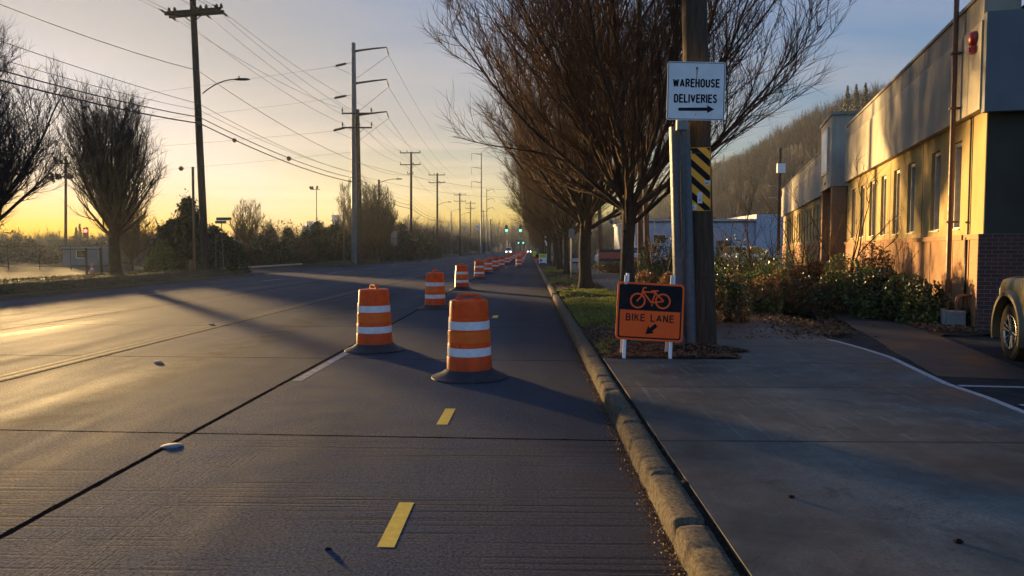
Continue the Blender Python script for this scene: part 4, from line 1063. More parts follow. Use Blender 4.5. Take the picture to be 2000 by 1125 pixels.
# distant crane boom
r_ = empty('crane', (U(311, 487, 300).x, 300, 0), 0, 'small distant crane with a slanting boom on the skyline right of the leaning tree', 'crane')
zt = Zat(305, 428, 300); b = MB()
for dx in (-.5, .5): b.tube([(dx+1.5, 0, 6), (-1.2+dx*.2, 0, zt)], .16, 4)
for i in range(12):
    f = i/12; b.tube([(1+f*-2.1, 0, 6+(zt-6)*f), (2-f*2.9-.2, 0, 6+(zt-6)*(f+.06))], .10, 4)
b.build('boom', M['darkmetal'], r_)
b = MB(); b.bb(.2, 3.4, -1.5, 1.5, 0, 6); b.build('cab', M['darkmetal'], r_)
#=== SECTION: POLES AND WIRES
def insulator(h, x, y, z, parent, s=1.0, tilt=None):
    b = MB(); pr = [(.02, 0), (.02, .05)]
    for k in range(3): pr += [(.06*s, .06+.05*k), (.065*s, .075+.05*k), (.03*s, .09+.05*k)]
    pr += [(.04*s, .24), (.01, .26)]
    b.lathe([(r*1.15, zz_*1.25) for r, zz_ in pr], 8, (0, 0, 0)); o = b.build('insulator', M['porcelain'], parent, True, 50); o.location = (x, y, z)
    return o
def crossarm(parent, z, half, y=-.16, ins=(), tilt=0, braces=True, thick=.11):
    b = MB(); b.box((0, y, z), (half*2, .11, thick), Matrix.Rotation(tilt, 3, 'Y'))
    if braces:
        for s in (-1, 1): b.tube([(s*half*.5, y-.03, z-.05), (s*.12, y, z-.62)], .022, 5)
    a = b.build('crossarm', M['wood'], parent)
    for x in ins: insulator(0, x*half, y, z+thick*.5-x*half*math.tan(tilt), a)
    return a
def lamp(parent, z, length, rise, name='street_light_arm', mat='darkmetal', tail=1, head=.75):
    b = MB(); n = 8; P = []
    for i in range(n+1):
        f = i/n; P.append((.1+length*f, -.05, z+rise*(1-(1-f)**2)))
    b.tube(P, .035, 8); a = b.build('lamp_arm', M[mat], parent, True, 50)
    b = MB(); x = .1+length; zt = z+rise
    V = MB(); b.lathe([(.03, -.08), (.10, .0), (.14, head*.35), (.13, head*.75), (.05, head)], 12, (0, 0, 0), 'x')
    o = b.build('lamp_head', M[mat], parent, True, 50); o.scale = (1, 1, .55); o.location = (x, -.05, zt)
    b = MB(); b.tube([(x+.2, -.05, zt+.05), (x+.2, -.05, zt+.20)], .035, 8); b.build('photocell', M[mat], parent)
    return a
def wpole(px_b, py_b, Y, px_t, py_t, r0, r1, label, zb=0.1, name='utility_pole', mat='wood', arms=(), group=None, cat='utility pole'):
    base = U(px_b, py_b, Y); top = U(px_t, py_t, Y); base.z = zb
    r_ = empty(name, base, 0, label, cat, group); d = top-base
    b = MB(); b.tube([d*(i/6) for i in range(7)], [r0+(r1-r0)*i/6 for i in range(7)], 16); b.build('pole_shaft', M[mat], r_, True, 50)
    for (z, half, ins) in arms:
        f = z/d.z; a = crossarm(r_, z, half, -r1-.08, ins); a.location.x = d.x*f
    return base, d, r_
# near left pole
z_arm = Zat(378, 25, 44)
B1, D1, P1 = wpole(402, 540, 44, 375, -32, .23, .17, 'tall dark wooden utility pole with thick crossarm and street lamp, beside the left bushes', .28)
h = z_arm-B1.z; ax = Xat(378, 44, 25)-B1.x
b = MB(); hw = (U(434, 18, 44)-U(326, 26, 44)).x/2; cx_ = (U(434, 18, 44)+U(326, 26, 44)).x/2-B1.x
b.box((cx_, -.26, h), (2*hw, .13, .21), Matrix.Rotation(R(-4), 3, 'Y')); b.box((cx_, .26, h), (2*hw, .13, .21), Matrix.Rotation(R(-4), 3, 'Y'))
b.tube([(cx_-hw*.45, -.3, h-.1), (ax-.1, -.25, h-.55)], .03, 6); b.tube([(cx_+hw*.45, -.3, h-.08), (ax+.1, -.25, h-.6)], .03, 6); b.tube([(cx_+hw*.30, -.3, h-.08), (ax+.1, -.25, h-.48)], .03, 6)
ca = b.build('crossarm', M['wood'], P1)
for x in (-.92, -.72, .22, .42, .80, .96): insulator(0, cx_+x*hw, 0, h+.10+x*hw*math.tan(R(4)), ca, 1.5)
for x in (-.95, .30, .95):
    for s in (-1, 1):
        b = MB()
        c = Vector((cx_+x*hw, s*.35, h+x*hw*.07)); d = Vector((-.0, s*1, .0 if s < 0 else -.08)).normalized()
        b.tube([c, c+d*.15, c+d*.2, c+d*.45, c+d*.5, c+d*.8], [.02, .02, .07, .07, .02, .02], 8); b.build('strain_insulator', M['porcelain'], P1)
zl = Zat(393, 183, 44)-B1.z; lx = Xat(393, 44, 183)-B1.x
a = lamp(P1, zl, 2.0, .82, head=.85)
for o_ in kids(P1):
    if o_.name.startswith(('lamp', 'photocell')): o_.location.x += lx
# steel transmission pole and the wooden pole in front of it
BS, DS, PS = wpole(694, 518, 75.6, 690.5, 84, .40, .20, 'tall grey steel transmission pole with three curved arms on the right side', .1, 'transmission_pole', 'steelpole', cat='transmission pole')
def davit(P_, B, pts, r=.09):
    b = MB(); b.tube([Vector(p)-B for p in pts], [r*1.3, r, r*.8, r*.8, r*.7][:len(pts)], 8); b.build('davit_arm', M['darkmetal'], P_, True, 50)
for (ya, yb, yc) in ((100, 92.5, 107), (163, 155, 169), (226, 218, 230)):
    davit(PS, BS, [U(693, ya, 75.6), U(728, ya-5, 75.6), U(755, yb, 75.6), U(759, yc, 75.6)])
for (xa, ya, xb, yb) in ((655, 129, 677, 124), (653, 191.5, 677, 187), (651, 255, 675, 249)):
    a_, c_ = U(xa, ya, 76.5)-BS, U(xb, yb, 76)-BS; b = MB(); b.tube([a_, a_.lerp(c_, .1), c_.lerp(a_, .1), c_], [.03, .12, .12, .03], 8); b.tube([c_, U(692, yb-3, 75.6)-BS], .02, 5); b.build('strain_insulator', M['porcelain'], PS, True, 50)
for (ya, yb, yl) in ((108, 152, 130), (170, 220, 192), (231, 277, 256)):
    b = MB(); b.tube([U(759, ya, 75.6)-BS, U(698, yb, 75.2)-BS], .018, 4); b.tube([U(698, yb, 75.2)-BS, U(675, yb-12, 76)-BS, U(651, yl, 76.5)-BS], .018, 4); b.build('jumper_wire', M['wire'], PS)
B2, D2, P2 = wpole(703, 519, 74.4, 698, 214, .29, .20, 'wooden utility pole with two crossarms standing right against the grey steel pole', .1)
for y_ in (221, 249):
    z = Zat(699, y_, 74)-B2.z; a = crossarm(P2, z, 1.5, -.28, (-.97, .15, .97) if y_ > 230 else (-.97, .97), 0, y_ > 230, .14); a.location.x = D2.x*z/D2.z
    for c_ in kids(a): c_.scale = (1.3, 1.3, 1.5)
# poles marching away
spec = [(803, 505, 108.5, 803, 297, (299, 322), 'third wooden pole along the far side, double crossarms, right of the round bare trees'),
        (854, 501, 137, 854, 338, (342, 357), 'fourth wooden pole along the far side, double crossarms, with a street lamp low on it'),
        (899, 498, 187, 898, 377, (381, 393), 'fifth wooden pole along the far side with double crossarms, small in the distance'),
        (919, 495, 224, 919, 393, (397, 407), 'sixth, smaller wooden double crossarm pole just right of the fifth'),
        (944.5, 494, 285, 944, 410, (413, 422), 'tiny far wooden pole with double crossarms left of the traffic signals')]
PP = [(B1, D1), (B2, D2)]
for (xb, yb, Y, xt, yt, arms, lab) in spec:
    Bq, Dq, Pq = wpole(xb, yb, Y, xt, yt, .21, .15, lab, .1, group='wooden poles marching down the far side of the road')
    for k, ya in enumerate(arms):
        z = Zat(xt, ya, Y)-Bq.z; crossarm(Pq, z, 1.5, -.24, (-.95, -.3, .95) if k == 0 else (-.95, .3, .95), 0, k == 1, .13)
    if xb == 803: crossarm(Pq, Zat(803, 340, Y)-Bq.z, .45, -.24, (-.9, .9), 0, False)
    PP.append((Bq, Dq))
    if xb in (854, 899): lamp(Pq, Zat(xt, 402 if xb == 854 else 421, Y)-Bq.z, 1.9, .7)
# tall far transmission poles
def farsteel(px, pyb, Y, pyt, arms, lab, r=.3):
    Bq, Dq, Pq = wpole(px, pyb, Y, px, pyt, r, r*.6, lab, .1, 'transmission_pole', 'steelpole', cat='transmission pole')
    for pts in arms: davit(Pq, Bq, [U(x, y, Y) for x, y in pts], .10)
    return Bq, Dq
farsteel(940, 494, 262, 299, [[(940, 302), (930, 300), (921, 299.5), (921, 313)], [(940, 329), (930, 327), (921, 326.5), (921, 340)], [(940, 357), (930, 355), (921, 354), (921, 367)]], 'very tall far transmission pole whose three arms point left', .34)
farsteel(950.5, 494, 300, 369, [[(950, 373), (957, 371), (963, 370), (967, 376)], [(950, 391), (957, 388), (963, 388), (967, 394)], [(950, 410), (957, 406), (963, 405.5), (967, 411)]], 'far transmission pole with three arms pointing right, just right of the taller one', .3)
# wooden lamp poles / stubs / light standards on the left
B5, D5, P5 = wpole(743, 508, 90, 740, 351, .17, .12, 'short wooden lamp pole in front of the round bare trees', .1, 'street_lamp', cat='street lamp'); a = lamp(P5, Zat(741, 357, 90)-B5.z, 2.0, .45)
for o_ in kids(P5):
    if o_.name.startswith(('lamp', 'photocell')): o_.location.x += D5.x
B6, D6, P6 = wpole(881, 500, 165, 881, 413, .12, .09, 'slim street light standard with a right-hand arm, left of the fifth wooden pole', .1, 'street_lamp', 'galv', cat='street lamp'); lamp(P6, D6.z-.1, 1.5, .5, mat='galv')
wpole(380, 533, 43, 376.5, 326, .075, .07, 'plain leaning wooden stub pole left of the tall near pole', .3, 'stub_pole', 'palewood', cat='pole')
wpole(671.5, 512, 77, 671.5, 407, .10, .09, 'plain brown wooden stub pole left of the grey steel pole', .1, 'stub_pole', 'palewood', cat='pole')
wpole(652, 511, 78, 662, 452, .05, .05, 'thin slanting guy stake between the hedge and the stub pole', .05, 'guy_stake', 'palewood', cat='stake')
wpole(764, 507, 96, 763, 413, .08, .07, 'thin dark pole just left of the back-turned sign panels', .1, 'stub_pole', 'wood', cat='pole')
wpole(798.5, 505, 112, 798, 419, .07, .06, 'thin grey lamp standard just left of the third wooden pole', .1, 'stub_pole', 'galv', cat='pole')
wpole(268, 505, 80, 267, 395, .05, .04, 'thin dark mast behind the leaning bare tree', -.1, 'mast', 'darkmetal', cat='mast')
# posts and street name sign by the near pole
Bq, Dq, Pq = wpole(437, 530, 45.5, 432, 427, .032, .03, 'green street name sign on a thin galvanised post right of the tall near pole', .3, 'street_name_sign', 'galv', cat='street sign')
b = MB(); b.box((.1, -.05, Dq.z-.02), (.95, .02, .19)); b.box((-.05, -.0, Dq.z-.24), (.02, .95, .19), Matrix.Rotation(R(25), 3, 'Z')); b.box((-.10, -.05, Dq.z-.22), (.70, .02, .17)); b.build('name_blade', M['teal'], Pq)
wpole(422, 529, 44.8, 421, 455, .03, .028, 'bare thin metal post between the tall pole and the street name sign', .3, 'sign_post', 'galv', cat='post')
# sign with two panels seen from the back
Bq, Dq, Pq = wpole(770, 509, 95, 769, 423, .05, .045, 'two stacked grey sign backs with a small solar box on top, on one post', .1, 'road_sign', 'galv', cat='road sign')
def zq(y): return Zat(770, y, 95)-Bq.z
for ya_, yb_ in ((465, 451), (480, 466)): b = MB(); b.bb(-.40, .40, -.08, -.06, zq(ya_), zq(yb_)); b.build('sign_panel', M['meter'], Pq)
b = MB(); b.box((.05, 0, zq(427)), (.85, .5, .06), Matrix.Rotation(R(-20), 3, 'X')); b.bb(-.15, .15, -.1, .1, zq(434), zq(429)); b.build('solar_box', M['darkmetal'], Pq)
# bin
c = U(746, 513, 86); r_ = empty('litter_bin', (c.x, 86, .12), 0, 'dark litter bin with a lit left edge, right of the grey steel pole', 'bin')
b = MB(); b.lathe([(.30, 0), (.33, .75), (.34, .80)], 8); b.build('bin_body', M['trash'], r_)
b = MB(); b.bb(-.38, .38, -.36, .36, .80, .88); b.build('lid', M['trash'], r_)
b = MB(); b.bb(-.42, -.34, -.3, .3, .02, .84); b.build('lit_edge_strip', M['palewood'], r_)  # pale strip stands for sunlight on the bin's left edge
# floodlight masts
def floodmast(px, pyb, Y, pyt, r, label, heads, mats='galv'):
    Bq, Dq, Pq = wpole(px, pyb, Y, px, pyt, r, r*.7, label, 0, 'floodlight_mast', mats, cat='floodlight mast')
    b = MB(); sc = Y/FPX
    for (dy, half, hs) in heads:
        z = Dq.z-dy*sc; b.box((0, 0, z), (2*half*sc, .12, .12))
    b.build('head_frame', M['darkmetal'], Pq)
    for (dy, half, hs) in heads:
        z = Dq.z-dy*sc
        for (hx, hh_, up) in hs:
            b = MB(); b.box((0, 0, up*hh_*sc*.5), (3.2*sc, .35, hh_*sc), Matrix.Rotation(R(-12 if hx < 0 else 8), 3, 'Y')); o = b.build('lamp_head', M['darkmetal'], Pq); o.location = (hx*sc, 0, z)
    return Pq
floodmast(128.5, 520, 82, 305, .17, 'antenna and floodlight mast standing in the glow at far left', [(14, 18, [(-14, 13, 1), (7, 15, 0), (-3, 6, 1)]), (40, 22, [(-21, 18, -.2), (-12, 12, 0), (-6, 9, 0), (5, 9, 0), (12, 12, .2), (17, 8, 0)])], 'wood')
floodmast(618, 480, 170, 369, .15, 'slim floodlight mast with three small heads above the hedge', [(1, 9, [(-10, 6, 1), (-6, 6, 1), (3, 7, 1)])])
# traffic signals on a span wire
SY = 140
Bq, Dq, Pq = wpole(958, 496, SY, 958, 428, .16, .12, 'thin steel signal pole at the left of the span wire, far intersection', .1, 'signal_pole', 'galv', cat='signal pole')
b = MB(); n = 16; zz0 = Zat(960, 444, SY); x0 = Xat(958, SY); x1 = Xat(1085, SY); P = []
for i in range(n+1):
    f = i/n; P.append((x0+(x1-x0)*f, SY, Zat(990, 449.5, SY)+.9*(2*f-1)**2))
b.tube(P, .02, 5); o = b.build('span_wire', M['wire']); tag(o, 'thin span wire carrying the two green traffic lights across the road', 'wire')
Bq2, Dq2, Pq2 = wpole(1087, 496, SY, 1087, 430, .16, .12, 'signal pole behind the row of trees at the right end of the span wire', .1, 'signal_pole', 'galv', cat='signal pole')
def signal(px, py, Y, label, s=1.0, back=False, grp=None):
    c = U(px, py, Y); r_ = empty('traffic_light', c, 0, label, 'traffic light', grp)
    b = MB(); b.bb(-.24*s, .24*s, .0, .18, -.60*s, .60*s); b.build('backplate', M['darkmetal'] if not back else M['meter'], r_)
    b = MB(); b.bb(-.17*s, .17*s, -.18, -.002, -.52*s, .52*s)
    b.build('signal_housing', M['darkmetal'] if not back else M['meter'], r_)
    b = MB(); b.tube([(0, .05, .6*s), (0, .05, .9*s)], .03, 6); b.build('hanger', M['wire'], r_)
    for k, z in enumerate((.34, 0, -.34)):
        b = MB(); b.lathe([(.13*s, -.20), (.13*s, -.215), (.02, -.24)], 20, (0, 0, z*s), 'y'); o = b.build('signal_lens', M['green_on'] if (k == 2 and not back) else M['lens_off'], r_, True, 50)
        b = MB(); V = []
        for yy, q in ((-.18, .15), (-.36, .145)):
            for i in range(9): a_ = R(-10+200*i/8); V.append((q*s*math.cos(a_), yy, z*s+q*s*math.sin(a_)))
        b.add(V, [(i, i+1, 9+i+1, 9+i) for i in range(8)]); b.build('visor', M['darkmetal'], r_)
    return r_
signal(989.3, 446.5, SY, 'left one of the two hanging traffic lights showing green', 1.02)
signal(1016.5, 446.5, SY, 'right one of the two hanging traffic lights showing green', 1.02)
signal(1013, 473, 330, 'tiny green traffic light in the far distance, the left of two', .9)
signal(1022, 473, 330, 'tiny green traffic light in the far distance, the right of two', .9)
signal(980.5, 469, 165, 'left of the two pale signal backs hanging beyond the near green lights', .55, True)
signal(1006, 469, 165, 'right of the two pale signal backs hanging beyond the near green lights', .55, True)
b = MB(); b.tube([(Xat(960, 165), 165.2, Zat(980, 466, 165)+.5), (Xat(1080, 165), 165.2, Zat(980, 466, 165)+.5)], .02, 5); tag(b.build('span_wire', M['wire']), 'thinner span wire beyond, carrying the two pale signal backs', 'wire')
b = MB(); b.tube([(Xat(985, 330), 330.2, Zat(1000, 472, 330)+.8), (Xat(1045, 330), 330.2, Zat(1000, 472, 330)+.8)], .02, 5); tag(b.build('span_wire', M['wire']), 'farthest span wire, carrying the two tiny green lights', 'wire')
p = U(934, 444, 150); r_ = empty('road_sign', (p.x, 150, 0), 0, 'small white sign with a dark diagonal bar above the far hedge, left of the lights', 'road sign')
b = MB(); b.box((0, 0, p.z), (.75, .02, .95)); pn = b.build('sign_panel', M['signwhite'], r_); b = MB(); b.box((0, -.02, p.z), (.12, .01, .9), Matrix.Rotation(R(-38), 3, 'Y')); b.build('diagonal_bar', M['signblack'], pn)
b = MB(); b.tube([(0, .05, 0), (0, .05, p.z)], .04, 6); b.build('post', M['galv'], r_)

# ---- wires
def sagline(a, c, sag, n=14):
    return [Vector(a).lerp(Vector(c), i/n)-Vector((0, 0, 4*sag*(i/n)*(1-i/n))) for i in range(n+1)]
def cable(name, spans, r, label, cat='overhead wire', group=None):
    b = MB(); P = []
    for (a, c, s) in spans:
        q = sagline(a, c, s); P += q if not P else q[1:]
    b.tube(P, r, 5); o = b.build(name, M['wire'], None, True); return tag(o, label, cat, group)
def onpole(i, z, dx=0):
    B, D = PP[i]; f = (z-B.z)/D.z; return Vector((B.x+D.x*f+dx, B.y-.28, z))
zc = [9.2, 8.7, 7.9, 7.5, 7.2, 7.1, 7.0]
def line_of(z0px, yat1, r, label, zs, dx=.22, sag1=None, sags=None):
    """from behind the camera to the near pole, then pole to pole; z0px = photo row where the wire enters at the left edge"""
    z1 = Zat(385, yat1, 44); a1 = onpole(0, z1, dx)
    # find the sag so that the wire leaves the picture at the left at row z0px
    a0 = Vector((-20.5, -4, z1-.2)); X = -19.9; tY = 27.6
    f = (tY-a0.y)/(a1.y-a0.y); zl = a0.z+(a1.z-a0.z)*f; zw = Zat(0, z0px, tY); s = max(.1, (zl-zw)/(4*f*(1-f)))
    sp = [(a0, a1, s)]; prev = a1
    for k in range(1, len(PP)):
        nxt = onpole(k, zs[k-1], dx); L = (nxt-prev).length; sp.append((prev, nxt, (sags or .016)*L)); prev = nxt
    cable('overhead_cable', sp, r, label, group='overhead lines along the far side')
line_of(157, 243, .036, 'thickest black cable, lowest of the bundle crossing the left half', [Zat(700, 358, 74), 7.6, 7.0, 6.8, 6.7, 6.6])
line_of(137, 231, .028, 'thick black cable, second from the bottom at the left edge', [Zat(700, 350, 74), 8.1, 7.4, 7.2, 7.1, 7.0])
line_of(115, 217, .012, 'thin wire third from the bottom at the left edge', [Zat(700, 338, 74), 9.3, 8.3, 8.1, 8, 7.9])
line_of(79, 205, .015, 'thin wire running midway above the thick cables at the left edge', [Zat(700, 341, 74), 8.7, 7.9, 7.7, 7.5, 7.4])
line_of(6, 140, .018, 'single wire entering at the top left corner and meeting the near pole above its lamp', [Zat(700, 318, 74), Zat(803, 340, 108), 11.2, 10.8, 10.5, 10.4], sag1=1.5)
# primaries on the crossarms
armz = {}
def armpt(k, row, x):   # row 0 upper, 1 lower
    if k == 0: return Vector((B1.x+cx_+x*hw, 44, z_arm+x*hw*.07+.05))
    if k == 1: z = Zat(699, (221, 249)[row], 74)+.42; return Vector((B2.x+D2.x*.8+x*1.5, B2.y-.28, z))
    s = spec[k-2]; z = Zat(s[3], s[5][row], s[2])+.30; return Vector((PP[k][0].x+x*1.5, s[2]-.24, z))
for (row, xs, x0_, lab) in ((0, -.97, -.95, 'left end of the upper crossarms'), (0, .97, .95, 'right end of the upper crossarms'), (1, -.97, -.72, 'left end of the lower crossarms'), (1, .15, .30, 'middle of the lower crossarms'), (1, .97, .80, 'right end of the lower crossarms')):
    a0 = Vector((-20.4+x0_*hw, -6, z_arm+.3)); a = armpt(0, row, x0_); sp = [(a0, a, 1.1)]; prev = a
    for k in range(1, 7): c = armpt(k, row, xs); sp.append((prev, c, .018*(c-prev).length)); prev = c
    cable('overhead_cable', sp, .013, 'thin power line tied at the '+lab, group='overhead lines along the far side')
# three transmission conductors and one marker line leading left from the steel pole
def cross(name, x0, y0, x1, y1, r, label, far=True, Y0=76.5):
    a = U(x0, y0, Y0); slope = (y1-y0)/(x1-x0); c = U(-420, y0+slope*(-420-x0), 92)
    return cable(name, [(a, c, .8)], r, label), a, c
_, a3, c3 = cross('conductor', 651, 256, 333, 273, .012, 'third thin conductor leading left from the steel pole, carrying marker balls')
cross('conductor', 655, 129, 267, 172, .012, 'highest thin conductor leading left from the grey steel pole')
cross('conductor', 653, 192, 413, 213, .012, 'second thin conductor leading left from the grey steel pole')
_, a4, c4 = cross('conductor', 687, 297, 354, 318, .010, 'lowest faint conductor leading left, carrying two marker balls')
def ball(px, a, c, r, label):
    # on the wire: find the point whose column is px
    P = sagline(a, c, .8, 400); best = min(P, key=lambda q: abs(CX+FPX*((CAMR.transposed() @ (q-Vector((0, 0, CAMZ)))).x/-(CAMR.transposed() @ (q-Vector((0, 0, CAMZ)))).z)-px))
    b = MB(); b.lathe([(r*math.sin(PI*i/12)+.001, -r*math.cos(PI*i/12)) for i in range(13)], 20); b.lathe([(r*1.02, -.02), (r*1.02, .02)], 20, closed=True)
    o = b.build('marker_ball', M['ball'], None, True); o.location = best; tag(o, label, 'marker ball', 'aerial marker balls on the conductors')
ball(458, a3, c3, .24, 'brown marker ball on the wire just right of the near pole')
ball(212, a3, c3, .24, 'brown marker ball in front of the leaning tree crown')
ball(98, a4, c4, .26, 'brown marker ball at far left among the glowing branches')
ball(354, a4, c4, .26, 'brown marker ball in open sky left of the near pole')
ball(563, a4, c4, .25, 'dark marker ball in open sky midway between near pole and steel pole')
# conductors running away from the davit arms
T = farT = None
for (ya, tgt, lab) in ((108, (921, 313), 'upper'), (170, (921, 340), 'middle'), (231, (921, 367), 'lower')):
    cable('conductor', [(U(759, ya, 75.6), U(tgt[0], tgt[1], 262), 4.5), (U(tgt[0], tgt[1], 262), U(tgt[0]+45, tgt[1]+62, 300), .5)], .016, 'long %s conductor swooping from the steel pole arms to the far pole' % lab)
# service wires crossing the road in the distance
for (x0, y0, Y0, x1, y1, Y1, s, lab) in ((690, 315, 74, 1100, 372, 95, 1.0, 'upper'), (700, 343, 74, 1110, 378, 100, 1.2, 'lower'), (800, 425, 108, 1090, 430, 130, .8, 'faint low')):
    cable('service_wire', [(U(x0, y0, Y0), U(x1, y1, Y1), s)], .013, '%s service wire crossing the road toward the tree row' % lab)

# ---- right side small things
def plain_sign(px, pyb, Y, label, build, zb=.15, name='road_sign', cat='road sign', post=None):
    c = U(px, pyb, Y); r_ = empty(name, (c.x, Y, zb), 0, label, cat); build(r_, lambda y: Zat(px, y, Y)-zb); return r_
def spd(r_, z):
    b = MB(); b.tube([(0, .03, 0), (0, .03, z(450))], .03, 6); b.build('post', M['galv'], r_)
    w_, hh_ = .60, z(453)-z(473.5); zc_ = (z(453)+z(473.5))/2; L = Matrix.Translation((0, 0, zc_)) @ UP
    b = MB(); b.prism(rrect(w_, hh_*1.08, .04), .01, L); pn = b.build('sign_panel', M['signwhite'], r_)
    Lz = L @ Matrix.Translation((0, 0, .01))
    for a_ in (('SPEED', .11, 0, .35, .42, .16), ('LIMIT', .11, 0, .20, .36, .16), ('35', .36, 0, -.15, .44, .18)): b = MB(); text_mb(b, a_[0], a_[1], a_[2], a_[3], Lz, a_[4], a_[5], depth=.004); b.build('lettering', M['signblack'], pn)
    b = MB(); b.bb(-.2, .2, -.0, .015, zc_-.95, zc_-.62); b.build('lower_plate', M['signwhite'], r_)
plain_sign(1069, 511, 84, 'white speed limit sign between the tree trunks beyond the lime sign', spd)
def ppost(r_, z): b = MB(); b.tube([(0, 0, 0), (0, 0, 2.6)], .035, 8); b.build('post', M['galv'], r_); b = MB(); b.bb(-.15, .15, -.05, -.04, 2.1, 2.55); b.build('sign_panel', M['meter'], r_)
plain_sign(1116, 543, 39, 'thin grey post with a small plate, between second and third street trees', ppost, .15, 'parking_sign', 'sign post')
def lime(r_, z):
    for x in (-.36, .36):
        for s in (-1, 1): b = MB(); b.tube([(x, s*.22, 0), (x, 0, 1.05)], .03, 4); b.build('leg', M['sticker'], r_)
    b = MB(); L = Matrix.Translation((0, -.10, .58)) @ Matrix.Rotation(R(-11), 4, 'X') @ UP
    b.prism(rrect(.80, .92, .03), .012, L); pn = b.build('sign_panel', M['signwhite'], r_)
    b = MB(); b.prism(rrect(.78, .40, .03, 6, 0, .25), .003, L @ Matrix.Translation((0, 0, .012))); b.build('lime_field', M['limegreen'], pn)
    b = MB(); Lz = L @ Matrix.Translation((0, 0, .0155))
    for y in (.34, .25, .16): b.stroke([(-.28, y), (.28, y)], .035, .002, Lz)
    b.build('printed_line', M['darkmetal'], pn)
    b = MB(); b.lathe([(.13, 0), (.13, -.004), (.001, -.004)], 24); o = b.build('red_disc', M['red'], pn); o.data.transform(L @ Matrix.Translation((-.18, -.20, .018)))
plain_sign(1060, 515, 76, 'lime green and white A-frame sign standing on the grass by the kerb', lime, .15, 'a_frame_sign', 'A-frame sign')
def org(r_, z):
    b = MB(); b.bb(-.30, .30, -.05, -.03, .25, 1.0); pn = b.build('sign_panel', M['signorange'], r_)
    b = MB(); b.bb(-.24, .24, -.055, -.051, .55, .95); b.build('black_field', M['signblack'], pn)
    for x in (-.22, .22): b = MB(); b.bb(x-.02, x+.02, -.02, .02, 0, 1.1); b.build('leg', M['legwhite'], r_)
plain_sign(1051, 512, 84, 'second orange work sign partly hidden left of the lime A-frame sign', org, .15)
def yel(r_, z):
    b = MB(); b.bb(-.35, .35, -.05, -.03, .2, 1.2); b.build('sign_panel', M['limegreen'], r_); b = MB(); b.bb(-.3, .3, -.02, .02, 0, .2); b.build('stand', M['darkmetal'], r_)
plain_sign(1044, 500, 135, 'far lime sign by the kerb beyond the orange work sign', yel, .15, 'a_frame_sign', 'A-frame sign')
def bar(r_, z):
    for x in (-.28, .28):
        for s in (-1, 1): b = MB(); b.tube([(x, s*.2, 0), (x, 0, 1.0)], .025, 4); b.build('leg', M['legwhite'], r_)
    b = MB(); b.bb(-.35, .35, -.15, -.13, .55, .80); b.build('panel', M['signwhite'], r_)
plain_sign(1124, 522, 58, 'small white barricade leaning beside the path between the trees', bar, .15, 'barricade', 'barricade')
def blue(r_, z):
    b = MB(); b.box((0, 0, .45), (.6, .35, .5)); b.lathe([(.12, 0), (.12, .3)], 12, (-.1, 0, .72)); b.build('tool_chest', M['mirrorblue'], r_); b = MB()
    for x in (-.25, .25): b.tube([(x, 0, 0), (x, 0, .2)], .03, 6)
    b.build('foot', M['darkmetal'], r_)
plain_sign(1121, 512, 70, 'dark blue utility cabinet beside the path between the trees', blue, .15, 'utility_cabinet', 'cabinet')
def redb(r_, z):
    for x_ in (-.915, .915): b = MB(); b.bb(x_-.035, x_+.035, -.04, .04, 0, 1.55); b.build('post', M['galv'], r_)
    b = MB(); b.bb(-.87, .87, -.03, .03, .75, 1.5); pn = b.build('sign_board', M['signred'], r_)
    for z_ in (1.32, .76): b = MB(); b.bb(-.87, .87, -.034, -.031, z_, z_+.18); b.build('dark_band', M['roofdark'], pn)
plain_sign(1198, 517, 46, 'low red sign board with dark bands, between two posts behind the shrubs', redb, .15, 'sign_board', 'sign board')
def wpl(r_, z): b = MB(); b.tube([(0, 0, 0), (-.12, 0, z(385))], [.16, .13], 12); b.build('pole_shaft', M['palewood'], r_, True); b = MB(); b.lathe([(.02, -.2), (.14, -.1), (.15, .1), (.05, .2)], 12, (.75, 0, z(433))); b.tube([(0, 0, z(425)), (.4, 0, z(424)), (.75, 0, z(427))], .02, 5); b.build('lamp_globe', M['meter'], r_, True)
plain_sign(1173, 520, 52, 'sunlit brown wooden pole with a small globe lamp, right of the second tree', wpl, .1, 'lamp_pole', 'lamp post')
def dbl(r_, z):
    for P_ in ([(0, 0, 0), (-.1, 0, 7)], [(.33, 0, 0), (.12, 0, 6.4)]): b = MB(); b.tube(P_, [.13, .10], 10); b.build('pole_shaft', M['palewood'], r_, True)
plain_sign(1251, 540, 33, 'pair of slim sunlit wooden poles just right of the nearest street tree', dbl, .1, 'double_pole', 'pole')
c = U(1520, 500, 64); r_ = empty('service_pole', (c.x, 64, 0), 0, 'dark pole with a white box and two small lamps, far end of the building', 'utility pole')
b = MB(); b.tube([(0, 0, 0), (0, 0, Zat(1518, 290, 64))], [.14, .10], 10); b.build('pole_shaft', M['wood'], r_, True)
b = MB(); b.bb(-.30, .38, -.3, -.1, Zat(1520, 338, 64), Zat(1520, 320, 64)); b.build('transformer_box', M['signwhite'], r_)
for y_ in (363, 386):
    z = Zat(1510, y_, 64); b = MB(); b.tube([(0, 0, z-.3), (-.4, -.1, z), (-.65, -.1, z)], .03, 6); b.box((-.72, -.1, z), (.35, .14, .09)); b.build('arm_lamp', M['meter'], r_)
